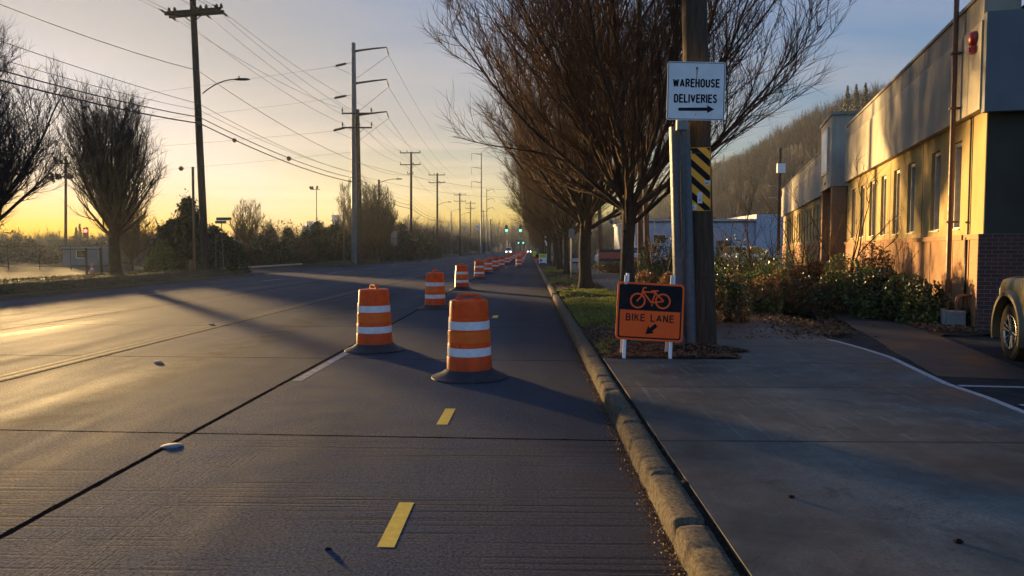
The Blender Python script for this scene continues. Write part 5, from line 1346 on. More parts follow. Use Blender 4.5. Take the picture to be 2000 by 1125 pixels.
# left side odds: hydrant, rail, fence posts, traffic cone, red signal
c = U(374, 535, 41.5); r_ = empty('fire_hydrant', (c.x, 41.5, .32), 0, 'rusty fire hydrant on the left verge beneath the stub pole', 'hydrant')
b = MB(); b.lathe([(.17, 0), (.17, .04), (.11, .06), (.11, .50), (.14, .52), (.13, .60), (.08, .68), (.03, .72), (.03, .76)], 16); b.build('barrel', M['palewood'], r_, True, 40)
b = MB(); b.lathe([(.06, -.20), (.06, .20)], 10, (0, 0, .42), 'x'); b.lathe([(.07, -.18), (.07, 0)], 10, (0, 0, .38), 'y'); b.build('nozzle', M['palewood'], r_)
b = MB(); b.bb(-21.75, -21.60, 5, 70, .22, .34); o = b.build('low_rail', M['railcream']); tag(o, 'long low cream rail catching the sun behind the left verge', 'rail')
for k, (px, w_) in enumerate(((169, .07), (198, .09))):
    b = MB(); c = U(px, 520, 50); b.tube([(0, 0, -.1), (0, 0, Zat(px, 484, 50))], w_, 8); o = b.build('fence_post', M['wood']); o.location = (c.x, 50, 0); tag(o, ('left thin dark fence post beside the red cone', 'right thicker dark fence post left of the leaning trunk')[k], 'fence post')
r_ = empty('yard_fence', (U(140, 500, 62).x, 62, -.1), R(2), 'low chain fence with thin rails in the haze behind the leaning tree', 'fence')
for z_ in (2.0, .3): b = MB(); b.bb(-8, 10.5, -.02, .02, z_, z_+.05); b.build('rail', M['darkmetal'], r_)
for k in range(8): b = MB(); b.tube([(-8+2.64*k, 0, 0), (-8+2.64*k, 0, 2.15)], .04, 6); b.build('post', M['darkmetal'], r_)
c = U(180, 538, 47); r_ = empty('traffic_cone', (c.x, 47, .02), 0, 'small orange traffic cone behind the cream rail at far left', 'traffic cone')
b = MB(); b.lathe([(.14, .03), (.035, .75), (.03, .76)], 18); b.build('cone_body', M['coneorange'], r_, True, 40); b = MB(); b.bb(-.2, .2, -.2, .2, 0, .03); b.build('cone_base', M['coneorange'], r_)
b = MB(); b.lathe([(.105, .32), (.085, .45)], 18, closed=True); b.build('white_band', M['reflect'], r_)
c = U(167, 451, 110); r_ = empty('traffic_light', (c.x, 110, 0), 0, 'far left traffic light glowing red in front of the low sun', 'traffic light')
b = MB(); b.bb(-.35, .35, 0, .2, c.z-1.1, c.z+.5); b.build('signal_housing', M['darkmetal'], r_); b = MB(); b.tube([(0, .3, 0), (0, .3, c.z+.6)], .08, 8); b.build('post', M['darkmetal'], r_)
b = MB(); b.lathe([(.26, -.01), (.22, -.08), (.02, -.1)], 16, (0, 0, c.z), 'y'); b.build('signal_lens', M['red_on'], r_)
#=== SECTION: TREES
class Tubes:
    def __init__(s): s.P = []; s.Rr = []; s.n = []
    def add(s, pts, rad): s.P.append(pts); s.Rr.append(rad)
def tubes_to_mesh(name, paths, mat, parent, sides):
    """paths grouped by point count so numpy can sweep them at once"""
    Vs = []; Fs = []; base = 0
    groups = {}
    for p, r in paths: groups.setdefault(len(p), []).append((p, r))
    for k, lst in groups.items():
        P = np.array([[tuple(q) for q in p] for p, _ in lst], dtype=float); Rr = np.array([r for _, r in lst], dtype=float)
        m = len(lst); D = np.zeros_like(P); D[:, 1:-1] = P[:, 2:]-P[:, :-2]; D[:, 0] = P[:, 1]-P[:, 0]; D[:, -1] = P[:, -1]-P[:, -2]
        D /= np.linalg.norm(D, axis=2, keepdims=True)+1e-9
        ref = np.zeros_like(D); ref[..., 0] = .31; ref[..., 1] = .95; ref[..., 2] = .05
        A = np.cross(D, ref); A /= np.linalg.norm(A, axis=2, keepdims=True)+1e-9; Bv = np.cross(D, A)
        ang = np.arange(sides)*2*PI/sides
        V = P[:, :, None, :]+(A[:, :, None, :]*np.cos(ang)[None, None, :, None]+Bv[:, :, None, :]*np.sin(ang)[None, None, :, None])*Rr[:, :, None, None]
        Vs.append(V.reshape(-1, 3))
        idx = base+np.arange(m*k*sides).reshape(m, k, sides); nx = np.roll(idx, -1, axis=2)
        F = np.stack([idx[:, :-1], nx[:, :-1], nx[:, 1:], idx[:, 1:]], -1).reshape(-1, 4); Fs.append(F); base += m*k*sides
    return fastmesh(name, np.concatenate(Vs), np.concatenate(Fs), mat, parent, smooth=True)
def perp(d, rg_):
    a = Vector((rg_.gauss(0, 1), rg_.gauss(0, 1), rg_.gauss(0, 1))); a = a-d*a.dot(d); return a.normalized()
def vase_tree(name, seed, H=11.5, trunk_h=2.5, r0=.26, Rx=4.4, zc=6.6, limbs=13, lean=(0, 0), dens=1.0, tw=.0055, low=.35, label='', cat='tree', group=None, mat='twig', up=.10, spread=1.0, sides=3, burls=True):
    rg_ = random.Random(seed); root = empty(name, (0, 0, 0), 0, label, cat, group)
    Rz = H-zc
    def env(p, d):      # distance to the crown envelope along d
        c = Vector((lean[0]*zc, lean[1]*zc, zc)); q = p-c; rz = Rz if True else Rz
        a = (d.x**2+d.y**2)/Rx**2+d.z**2/Rz**2; b_ = 2*((q.x*d.x+q.y*d.y)/Rx**2+q.z*d.z/Rz**2); cc = (q.x**2+q.y**2)/Rx**2+q.z**2/Rz**2-1
        disc = b_*b_-4*a*cc
        return (-b_+math.sqrt(disc))/(2*a) if disc > 0 else .3
    big, mid, fin = [], [], []
    def path(p, d, L, r, k, curl, wob):
        P = [p.copy()]; Rr = [r]; q = p.copy(); dd = d.copy()
        for i in range(k):
            dd = (dd+Vector((0, 0, curl))+Vector((rg_.gauss(0, wob), rg_.gauss(0, wob), rg_.gauss(0, wob*.6)))).normalized()
            q = q+dd*(L/k); P.append(q.copy()); Rr.append(r*(1-(i+1)/k)**.8*.85+r*.15 if i < k-1 else r*.18)
        return P, Rr
    def along(P, f):
        x = f*(len(P)-1); i = min(int(x), len(P)-2); t_ = x-i; return P[i].lerp(P[i+1], t_), (P[i+1]-P[i]).normalized()
    # trunk
    T = []; TR = []; k = 14; q = Vector((0, 0, -.15)); 
    for i in range(k+1):
        f = i/k; z = -.15+(trunk_h+.15)*f
        T.append(Vector((lean[0]*z+.03*math.sin(f*5+seed), lean[1]*z+.03*math.cos(f*4+seed), z)))
        TR.append(r0*(1+.55*math.exp(-max(z, 0)/.28))*(1-.12*f)*(1+(.10*math.exp(-((f-.92)/.12)**2) if burls else 0))*(1+.04*math.sin(9*f+seed*2)))
    trunk = MB(); trunk.tube(T, TR, 20)
    top = T[-1]
    def lvl4(P, L):
        n = max(3, int(L/.115*dens))
        for j in range(n):
            p, d = along(P, rg_.uniform(.12, 1)); nd = (d+perp(d, rg_)*rg_.uniform(.45, .85)+Vector((0, 0, .12))).normalized()
            ll = rg_.uniform(.22, .62)
            a, b_ = path(p, nd, ll*1.15, tw*rg_.uniform(.8, 1.15), 3, up*.5, .20); fin.append((a, b_))
    for li in range(limbs):
        az = li*2.39996+rg_.uniform(-.25, .25)+seed; inc = (R(3)+R(60)*((li+.5)/limbs)**.70)*spread
        d = Vector((math.sin(inc)*math.cos(az), math.sin(inc)*math.sin(az), math.cos(inc)))
        zf = rg_.uniform(.80, 1) if inc < R(45) else rg_.uniform(.72, .9)
        p, _ = along(T, zf); L = env(p, d)*rg_.uniform(.92, 1.03)
        rl = r0*rg_.uniform(.30, .46)*(1.1 if inc < R(30) else .9)
        P, Rr = path(p-d*.1, d, L, rl, 11, up*.35, .075); big.append((P, Rr))
        n2 = int(L/.40*dens**.5)
        for j in range(n2):
            f = .10+.88*(j+rg_.random())/n2; p2, d2 = along(P, f)
            nd = (d2+perp(d2, rg_)*rg_.uniform(.40, .75)+Vector((0, 0, .08))).normalized()
            L2 = min(env(p2, nd)*rg_.uniform(.82, 1.04), rg_.uniform(1.6, 3.9)*(1.15-.45*f))
            if L2 < .3: L2 = .3
            r2 = max(.011, min(rl*(1-f)*.62+.008, .045))
            P2, R2 = path(p2, nd, L2, r2, 7, up*.55, .12); mid.append((P2, R2))
            n3 = max(2, int(L2/.26*dens**.5))
            for m_ in range(n3):
                f3 = .12+.86*(m_+rg_.random())/n3; p3, d3 = along(P2, f3)
                nd3 = (d3+perp(d3, rg_)*rg_.uniform(.40, .75)+Vector((0, 0, .08))).normalized()
                L3 = min(rg_.uniform(.6, 1.5)*(1.2-.5*f3), max(.35, env(p3, nd3)*rg_.uniform(.9, 1.25)))
                P3, R3 = path(p3, nd3, L3, tw*rg_.uniform(1.3, 2.0), 5, up*.8, .15); fin.append((P3, R3)); lvl4(P3, L3)
            lvl4(P2, L2*.5)
    for (P, Rr) in big: trunk.tube(P, Rr, 8)
    for j in range(10 if burls else 3):   # epicormic stubs and burrs on the trunk
        p, d = along(T, rg_.uniform(.15, .95)); a = rg_.uniform(0, 2*PI); o = Vector((math.cos(a), math.sin(a), .2))
        trunk.lathe([(.001, -.05), (.05, -.03), (.065, 0), (.05, .03), (.001, .05)], 7, tuple(p+o*r0*.93))
    trunk.build('trunk', M['bark'], root, True, 60)
    ob = tubes_to_mesh('crown', mid+fin, M[mat], root, sides)
    return root
t1 = vase_tree('street_tree', 3, H=12.5, trunk_h=2.75, r0=.165, Rx=4.65, zc=6.8, limbs=19, dens=1.0, up=.15, label='nearest bare street tree, its trunk rising behind the BIKE LANE sign', group='bare vase-shaped street trees along the kerb')
t2 = vase_tree('street_tree', 11, H=11.8, trunk_h=3.0, r0=.24, Rx=4.7, zc=6.6, limbs=19, dens=1.0, up=.15, label='second street tree, broad trunk standing in the sunlit grass', group='bare vase-shaped street trees along the kerb')
def Xk(px, Y): return U(px, 520, Y).x
t1.location = (Xk(1227, 16.8), 16.8, .13); t1.rotation_euler.z = R(20)
t2.location = (Xk(1144, 28.7), 28.7, .13); t2.rotation_euler.z = R(120)
ord_ = ['third street tree', 'fourth street tree', 'fifth street tree', 'sixth street tree', 'seventh street tree', 'eighth street tree', 'ninth street tree', 'tenth street tree']
for i, (px, Y) in enumerate(((1106, 45), (1093, 54.5), (1083, 66), (1072, 79), (1065, 93), (1060, 108), (1056.5, 125), (1053.5, 145))):
    sc = max(.62, 1-.055*max(0, i-1)); copy_tree((t1, t2)[i % 2], None, (Xk(px, Y), Y, .12), R(47*i+80), ord_[i]+' along the kerb, counted from the camera', (sc, sc, 1-.025*i))
for i, Y in enumerate((170, 200, 235, 275)):
    copy_tree((t1, t2)[i % 2], None, (2.2, Y, .12), R(70*i), 'far street tree near the end of the kerb row', (.55, .55, .75))
# trees left of the road
L1 = vase_tree('bare_tree', 21, H=9.6, trunk_h=2.6, r0=.27, Rx=2.75, zc=5.9, limbs=24, lean=(-.05, 0), dens=.75, tw=.008, label='leaning bare tree with an oval crown against the sunset', mat='twig_grey', up=.16, spread=.85, burls=False)
L1.location = (Xk(228, 36), 36, .18)
L0 = vase_tree('bare_tree', 33, H=10.0, trunk_h=1.9, r0=.26, Rx=4.3, zc=5.4, limbs=22, dens=1.0, tw=.007, label='large bare tree at the left edge, its branches sweeping across the sun glow', mat='twig_grey', up=.14, burls=False)
L0.location = (Xk(-75, 26.5), 26.5, .15)
t3 = vase_tree('bare_tree', 41, H=9.6, trunk_h=1.7, r0=.17, Rx=2.7, zc=5.4, limbs=15, dens=.55, tw=.018, label='round-headed bare tree right behind the grey steel pole', mat='twig_grey', up=.16, spread=.8, burls=False, sides=3)
t3.location = (Xk(697, 84), 84, .1)
copy_tree(t3, None, (Xk(733, 87), 87, .1), R(100), 'round-headed bare tree right of the grey steel pole, behind the wooden lamp pole', .97)
copy_tree(t3, None, (Xk(488, 75), 75, -.1), R(200), 'small bare tree above the dark hedge, right of the evergreen bush', (.72, .72, .72))
copy_tree(t3, None, (Xk(745, 90), 90, .1), R(10), 'slim bare tree at the right of the round-headed pair', (.8, .8, .98))
copy_tree(t3, None, (Xk(258, 58), 58, -.1), R(250), 'smaller bare tree showing behind the leaning tree at its lower right', (.75, .75, .62))
# small bare shrubs in the bed
t4 = vase_tree('bare_shrub', 51, H=2.9, trunk_h=.35, r0=.045, Rx=1.1, zc=1.7, limbs=7, dens=.16, tw=.005, label='bare thin-stemmed shrub in front of the pale low building', mat='twig', up=.1, burls=False)
p = U(1445, 520, 21); t4.location = (p.x, 21, .1)
for px, Y, s, lb in ((1478, 22, 1.15, 'bare arching shrub left of the far building wing'), (1560, 25, 1.25, 'bare shrub in front of the far wing windows'), (1585, 24, 1.0, 'thin bare shrub just left of the entrance column'), (1657, 21.5, 1.35, 'tall bare twisting shrub against the recess of the near wing'), (1300, 24, 1.2, 'bare young shrub seen between nearest tree and steel guards'), (1755, 18.6, .62, 'short bare shrub against the brick base')):
    p = U(px, 520, Y); copy_tree(t4, None, (p.x, Y, .1), R(px % 360), lb, s)

# ---- leafy things
nrg = np.random.default_rng(8)
def leaves(centers, size, rngv, flat=.0, asp=.45, bend=True):
    """leaf quads: centers (n,3); returns V,F"""
    n = len(centers); th = rngv.uniform(0, 2*PI, n); ph = np.arccos(rngv.uniform(-1, 1, n)*(1-flat)); 
    d = np.stack([np.sin(ph)*np.cos(th), np.sin(ph)*np.sin(th), np.cos(ph)*(1-flat)], 1); d /= np.linalg.norm(d, axis=1, keepdims=True)
    r = rngv.normal(size=(n, 3)); s = np.cross(d, r); s /= np.linalg.norm(s, axis=1, keepdims=True)+1e-9
    nn = np.cross(d, s); L = size*rngv.uniform(.6, 1.35, n)[:, None]
    a = centers-d*L/2; c = centers+d*L/2-nn*L*.12; b_ = centers+s*L*asp*.5+nn*L*.08; e = centers-s*L*asp*.5+nn*L*.08
    V = np.stack([a, b_, c, e], 1).reshape(-1, 3); F = np.arange(n*4).reshape(n, 4)
    return V, F
def blob_points(n, rx, ry, rz, rngv, lumps=9, shell=.55):
    """points in lumpy clumps with gaps"""
    C = rngv.normal(size=(lumps, 3)); C /= np.linalg.norm(C, axis=1, keepdims=True); C *= rngv.uniform(.35, .85, (lumps, 1)); C[:, 2] = np.abs(C[:, 2])*1.05-.05
    k = rngv.integers(0, lumps, n); d = rngv.normal(size=(n, 3)); d /= np.linalg.norm(d, axis=1, keepdims=True)
    rr_ = rngv.uniform(shell, 1, (n, 1))**.6*rngv.uniform(.22, .50, lumps)[k][:, None]
    P = C[k]+d*rr_; P[:, 2] = np.maximum(P[:, 2], .02)
    return P*np.array([rx, ry, rz])
def shrub(loc, rx, ry, rz, n, size, mats, label, group=None, name='leafy_shrub', seed=1, lumps=12, asp=.5, cat='shrub', stems=9, split=None):
    rgv = np.random.default_rng(seed); r_ = empty(name, loc, 0, label, cat, group)
    P = blob_points(n, rx, ry, rz, rgv, lumps); V, F = leaves(P, size, rgv, asp=asp)
    mi = None
    if len(mats) > 1:
        mi = (P[:, 2] < rz*(split or .4)+rgv.normal(size=n)*rz*.22).astype(int)
    fastmesh('foliage', V, F, [M[m] for m in mats], r_, mi)
    b = MB(); rq = random.Random(seed)
    for i in range(stems):
        q = P[rq.randrange(n)]; a = Vector((q[0]*.15, q[1]*.15, -.05)); c = Vector(q); b.tube([a, a.lerp(c, .5)+Vector((0, 0, rz*.1)), c], [.014, .010, .004], 5)
    b.build('stem', M['bark'], r_)
    return r_
SH = [ # px, Y, rx, rz, mats, label
 (1418, 15.6, .55, 1.45, ('shrub_green', 'shrub_rust'), 'tall glossy green shrub right of the wooden pole, rusty at its foot'),
 (1462, 17.6, .75, 1.05, ('shrub_rust', 'shrub_green'), 'rust-brown leafy shrub beyond the path, right of the green one'),
 (1300, 20.5, .9, 1.0, ('shrub_rust', 'shrub_green'), 'brown leafy shrub left of the steel guards, behind the path'),
 (1262, 25, .9, 1.05, ('shrub_rust', 'shrub_dark'), 'low rusty shrub at the path edge behind the nearest tree'),
 (1285, 27, 1.1, 1.75, ('shrub_dark', 'shrub_green'), 'dark upright shrub behind the rusty low one'),
 (1500, 19, 1.15, 1.15, ('shrub_green', 'shrub_dark'), 'dark low shrub in the middle of the planting bed'),
 (1545, 18.8, .9, 1.0, ('shrub_rust', 'shrub_green'), 'warm brown shrub in the middle of the bed'),
 (1610, 18.4, 1.1, 1.25, ('shrub_dark', 'shrub_rust'), 'dark green shrub near the entrance end of the bed'),
 (1665, 17.6, .95, 1.25, ('shrub_green', 'shrub_dark'), 'mixed green shrub under the narrow windows'),
 (1715, 16.8, .85, 1.2, ('shrub_dark', 'shrub_green'), 'dark shrub against the brick base, mid wall'),
 (1765, 16.1, .72, 1.1, ('shrub_green', 'shrub_dark'), 'sun-flecked green shrub in front of the brick base'),
 (1808, 15.3, .55, 1.05, ('shrub_dark', 'shrub_green'), 'dark shrub left of the gas meter'),
 (1822, 15.2, .42, .85, ('shrub_dark', 'shrub_green'), 'small dark shrub touching the gas meter box'),
 (1890, 14.9, .26, .62, ('shrub_green', 'shrub_dark'), 'small shrub between the gas pipe and the brick corner'),
 (1690, 20.5, .9, 1.6, ('shrub_rust', 'shrub_dark'), 'taller red-leaved shrub against the wall'),
 (1580, 24, 1.0, 1.3, ('shrub_rust', 'shrub_dark'), 'red-leaved shrub by the entrance column')]
for i, (px, Y, rx, rz, mats, lb) in enumerate(SH):
    p = U(px, 600, Y); shrub((p.x, Y, .10), rx, rx*.95, rz, int(4200+3600*rx), .080, mats, lb, 'shrubs in the bed along the building', seed=60+i, lumps=14, split=.45)
# green needle mound
p = U(1515, 520, 25.5); shrub((p.x, 25.5, .1), 2.1, 1.5, 1.75, 9000, .10, ('shrub_green', 'shrub_dark'), 'broad fine-leaved green mound in front of the far wing', None, 'conifer_mound', 91, 26, .18)
p = U(1440, 520, 30); shrub((p.x, 30, .1), 1.9, 1.3, 1.9, 5000, .12, ('shrub_green', 'shrub_dark'), 'green shrub mass left of the mound, under the pale building', None, 'leafy_shrub', 92, 18, .4)
p = U(1210, 520, 48); shrub((p.x, 47.4, .1), 2.4, .8, 1.0, 4000, .12, ('shrub_green', 'shrub_rust'), 'low leafy hedge around the red sign board', None, 'leafy_shrub', 93, 18, .5)
p = U(1180, 520, 60); shrub((p.x+1, 56, .1), 2.6, 1.0, 1.1, 3000, .14, ('shrub_rust', 'shrub_dark'), 'rusty low hedge behind the red sign board', None, 'leafy_shrub', 94, 18, .5)
p = U(1330, 520, 40); shrub((p.x, 40, .1), 2.6, 1.6, 2.2, 5000, .14, ('shrub_dark', 'shrub_green'), 'dark shrub mass behind the steel guards and the pole', None, 'leafy_shrub', 95, 20, .5)
# ---- evergreens on the left
def evergreen(px, Y, pyt, rx, n, label, seed, size=.20, mats=('shrub_dark',), peak=True, group=None, name='evergreen_tree', ry=None, asp=.5):
    c = U(px, 520, Y); Hh = Zat(px, pyt, Y); rgv = np.random.default_rng(seed); r_ = empty(name, (c.x, Y, -.1), 0, label, 'tree' if name.endswith('tree') else 'shrub', group)
    m = 90; K = rgv.uniform(0, 1, (m, 3)); cz = K[:, 0]**.75*.93+.04; rad = (1-cz**(1.5 if peak else 3.2))*.78+.05; a = K[:, 1]*2*PI; rr_ = rad*K[:, 2]**.4
    C = np.stack([rr_*np.cos(a), rr_*np.sin(a), cz*(1-.10*rgv.uniform(0, 1, m))], 1); C[0] = (0, 0, .95); C[1] = (.08, 0, .88); C[2] = (-.1, .05, .82)
    k = rgv.integers(0, m, n); d = rgv.normal(size=(n, 3))*.5
    cr = rgv.uniform(.05, .15, m); cr[:3] = .05
    P = C[k]+d*cr[k][:, None]*np.array([1.5, 1.5, .9])
    P = P*np.array([rx, ry or rx, Hh]); P[:, 2] = np.maximum(P[:, 2], .05)
    V, F = leaves(P, size, rgv, asp=asp); fastmesh('crown', V, F, [M[q] for q in mats], r_)
    b = MB(); b.tube([(0, 0, -.1), (0.05, 0, Hh*.5), (0, 0, Hh*.9)], [.14, .09, .03], 8)
    rq = random.Random(seed)
    for i in range(12): q = C[rq.randrange(m)]*np.array([rx, rx, Hh]); b.tube([(0, 0, max(.3, q[2]*.7)), tuple(q)], [.05, .015], 5)
    b.build('trunk', M['bark'], r_, True)
    return r_
evergreen(372, 49, 384, 2.1, 16000, 'tall dark evergreen with a pointed ragged top, behind the near pole', 101)
evergreen(338, 50, 425, 1.7, 12000, 'dark round evergreen at the left end of the bush mass', 102, peak=False)
evergreen(318, 47.5, 470, 1.3, 8000, 'low grey-green bush nearest the cream rail', 103, peak=False, mats=('shrub_green',), name='evergreen_shrub')
evergreen(420, 51, 440, 1.8, 12000, 'dark evergreen bush right of the near pole', 104, peak=False)
evergreen(448, 53, 462, 1.6, 9000, 'low dark bush at the right end of the near bush mass', 105, peak=False)
evergreen(392, 47.6, 470, 1.5, 9000, 'low dark bush in front of the tall evergreen', 106, peak=False, name='evergreen_shrub')
hd_ = [(468, 70, 470), (492, 76, 475), (512, 72, 458), (530, 78, 442), (548, 74, 470), (565, 80, 443), (583, 76, 462), (600, 80, 448), (622, 78, 431), (640, 82, 446), (656, 79, 433), (680, 84, 452), (715, 92, 455), (760, 96, 460), (785, 100, 436), (800, 104, 452), (822, 112, 455), (845, 124, 452)]
for i, (px, Y, pt) in enumerate(hd_):
    tall = pt < 460
    evergreen(px, Y, pt, 2.2 if not tall else 1.9, 4500, '%s %s in the dark hedge line behind the side street' % (('pointed', 'shaggy', 'ragged')[i % 3], 'conifer' if tall else 'bush'), 120+i, .26, ('shrub_dark',) if i % 3 else ('wood_mass',), tall and i % 2 == 1, 'dark trees and bushes along the hedge line', 'evergreen_tree' if tall else 'evergreen_shrub')
# ordinal labels along the hedge
hl = [o for o in bpy.data.objects if o.get('group') == 'dark trees and bushes along the hedge line']
words = 'first second third fourth fifth sixth seventh eighth ninth tenth eleventh twelfth thirteenth fourteenth fifteenth sixteenth seventeenth eighteenth'.split()
hl.sort(key=lambda o: o.location.x/o.location.y)
for w_, o in zip(words, hl): o['label'] = ('dark %s in the hedge line, %s from its left end' % ('tree' if 'tree' in o.name else 'bush', w_))
# low leafless brush mass under the hedge (nobody could count it)
def stuffmesh(name, V, F, mat, label, cat):
    o = fastmesh(name, V, F, mat); return tag(o, label, cat, None, 'stuff')
n = 42000
yy = nrg.uniform(72, 330, n)**1.0; xx = -24-nrg.uniform(0, 1, n)**.7*(10+yy*.06); hh = (1.1+1.6*np.abs(np.array([nz(a, b_, .22, 15) for a, b_ in zip(xx[::1], yy[::1])])*2))
zz_ = nrg.uniform(0, 1, n)**.8*hh*(.7+.5*np.minimum(1, (yy-60)/60)); P = np.stack([xx, yy, zz_], 1)
V, F = leaves(P, .42, nrg, asp=.35); stuffmesh('brush', V, F, M['wood_mass'], 'continuous low brown brush along the far side of the road', 'brush')
n = 30000
yy = nrg.uniform(84, 150, n); xx = -30-nrg.uniform(0, 1, n)*(yy*.75-18); hh = 1.2+2.6*np.abs(np.array([nz(a, b_, .12, 25) for a, b_ in zip(xx, yy)])*2)
P = np.stack([xx, yy, nrg.uniform(0, 1, n)*hh], 1); V, F = leaves(P, .5, nrg, asp=.3); stuffmesh('yard_brush', V, F, M['wood_mass'], 'hazy low brush round the yard at the far left', 'brush')
# leafless woods: each tree a fan of thin limbs; far off, read as one mass
def stick_wood(name, pts, label, seed, hrange=(7, 13), per=26):
    rgv = np.random.default_rng(seed); m = len(pts); P0 = np.repeat(pts, per, axis=0); n = len(P0)
    Ht = np.repeat(rgv.uniform(*hrange, m), per)
    az = rgv.uniform(0, 2*PI, n); inc = rgv.uniform(0, .62, n)**1.0; st = rgv.uniform(.12, .6, n)
    a = P0.copy(); a[:, 2] += Ht*st*.8
    first = (np.arange(n) % per) == 0; a[first] = P0[first]; inc[first] = .03
    L = Ht*(1-st)*rgv.uniform(.55, 1, n); L[first] = Ht[first]*.95
    a[:, 0] += 0; d = np.stack([np.sin(inc)*np.cos(az), np.sin(inc)*np.sin(az), np.cos(inc)], 1)
    c = a+d*L[:, None]; wv = np.where(first, .20, .10)*(.7+.6*rgv.uniform(0, 1, n)); az2 = rgv.uniform(0, PI, n)
    s = np.stack([np.cos(az2), np.sin(az2), 0*az2], 1)*wv[:, None]
    V = np.stack([a-s, a+s, c], 1).reshape(-1, 3); F = np.arange(n*3).reshape(n, 3)
    # twig haze: small slivers round the limb ends
    k = 7; b0 = np.repeat(a+d*L[:, None]*.35, k, axis=0); dd = np.repeat(d, k, axis=0); LL = np.repeat(L, k)
    f = rgv.uniform(0, 1, n*k); q = b0+dd*(LL*.62*f)[:, None]; d3 = dd+rgv.normal(size=(n*k, 3))*.55; d3 /= np.linalg.norm(d3, axis=1, keepdims=True)
    l3 = rgv.uniform(.6, 1.7, n*k)[:, None]; s3 = rgv.normal(size=(n*k, 3)); s3 -= d3*np.sum(s3*d3, 1, keepdims=True); s3 /= np.linalg.norm(s3, axis=1, keepdims=True); s3 *= .035
    V2 = np.stack([q-s3, q+s3, q+d3*l3], 1).reshape(-1, 3); F2 = np.arange(n*k*3).reshape(-1, 3)+len(V)
    o = fastmesh(name, np.concatenate([V, V2]), np.concatenate([F, F2]), M['wood_mass']); return tag(o, label, 'wood', None, 'stuff')
m = 1500; y = nrg.uniform(95, 420, m); x = 38+nrg.uniform(0, 1, m)**.9*95
stick_wood('hillside_wood', np.stack([x, y, [hill_h(a, b_) for a, b_ in zip(x, y)]], 1), 'leafless wood covering the hillside behind the building', 5)
m = 700; y = nrg.uniform(400, 900, m); x = 30+nrg.uniform(0, 1, m)*80
stick_wood('far_hillside_wood', np.stack([x, y, [hill_h(a, b_) for a, b_ in zip(x, y)]], 1), 'leafless wood on the far part of the hillside behind the tree row', 6, (9, 15), 20)
m = 420; y = nrg.uniform(115, 420, m); x = -21-nrg.uniform(0, 1, m)**1.3*20; hs = (4, 9)
stick_wood('roadside_wood', np.stack([x, y, 0*y], 1), 'leafless roadside wood on the far side of the road beyond the third pole', 7, hs, 26)
m = 600; y = nrg.uniform(430, 640, m); x = nrg.uniform(-120, 60, m)
stick_wood('end_wood', np.stack([x, y, [max(0, end_h(a, b_)) for a, b_ in zip(x, y)]], 1), 'leafless wood closing the end of the road', 9, (14, 30), 26)
m = 160; y = nrg.uniform(200, 420, m); x = nrg.uniform(9, 34, m)
stick_wood('right_roadside_wood', np.stack([x, y, 0*y], 1), 'leafless wood on the right beyond the street trees', 10, (8, 14), 26)
# distant skyline trees at left, in the glow
m = 500; px_ = nrg.uniform(-60, 480, m); Y_ = nrg.uniform(170, 300, m)
pts = np.array([[U(a, 487, b_).x, b_, -.2] for a, b_ in zip(px_, Y_)])
stick_wood('skyline_wood', pts, 'far line of trees in the glow at the left', 12, (3, 8), 20)
# conifers of the skyline: things one can tell apart
def conifer(loc, Hh, seed, label, group, n=2600, size=.5):
    rgv = np.random.default_rng(seed); r_ = empty('conifer_tree', loc, 0, label, 'tree', group)
    f = rgv.uniform(0, 1, n)**.7; az = rgv.uniform(0, 2*PI, n); tier = (np.floor(f*12)+.5)/12
    rad = (1-f)*.30*Hh*(.35+.65*np.abs(np.sin(f*12*PI)))*rgv.uniform(.3, 1, n); z = Hh*(.12+.88*f)
    P = np.stack([rad*np.cos(az), rad*np.sin(az), z-rad*.25], 1); V, F = leaves(P, size, rgv, asp=.35); fastmesh('crown', V, F, M['shrub_dark'], r_)
    b = MB(); b.tube([(0, 0, -1), (0, 0, Hh)], [Hh*.018, .03], 6); b.build('trunk', M['bark'], r_); return r_
pos3 = ('leftmost', 'middle', 'rightmost')
for i, (px, Yc) in enumerate(((1655, 205), (1672, 200), (1690, 205))):
    p = U(px, 200, Yc); zt = Zat(px, 168-3*i, Yc); h0 = hill_h(p.x, Yc); conifer((p.x, Yc, h0), max(9, zt-h0), 300+i, pos3[i]+' of the three conifers on the ridge above the building', 'conifers on the ridge')
for i, (px, Yc, pt) in enumerate(((150, 160, 442), (157, 165, 435), (262, 150, 446), (232, 155, 455), (345, 170, 447), (322, 175, 450), (60, 150, 458), (100, 170, 455), (200, 160, 458), (285, 170, 455))):
    p = U(px, 487, Yc); conifer((p.x, Yc, -.3), Zat(px, pt, Yc), 320+i, 'dark skyline conifer number in the glow', 'conifers on the left skyline', 700, .45)
cl = [o for o in bpy.data.objects if o.get('group') == 'conifers on the left skyline']; cl.sort(key=lambda o: o.location.x/o.location.y)
for w_, o in zip(words, cl): o['label'] = 'small dark conifer on the left skyline, %s from the left' % w_
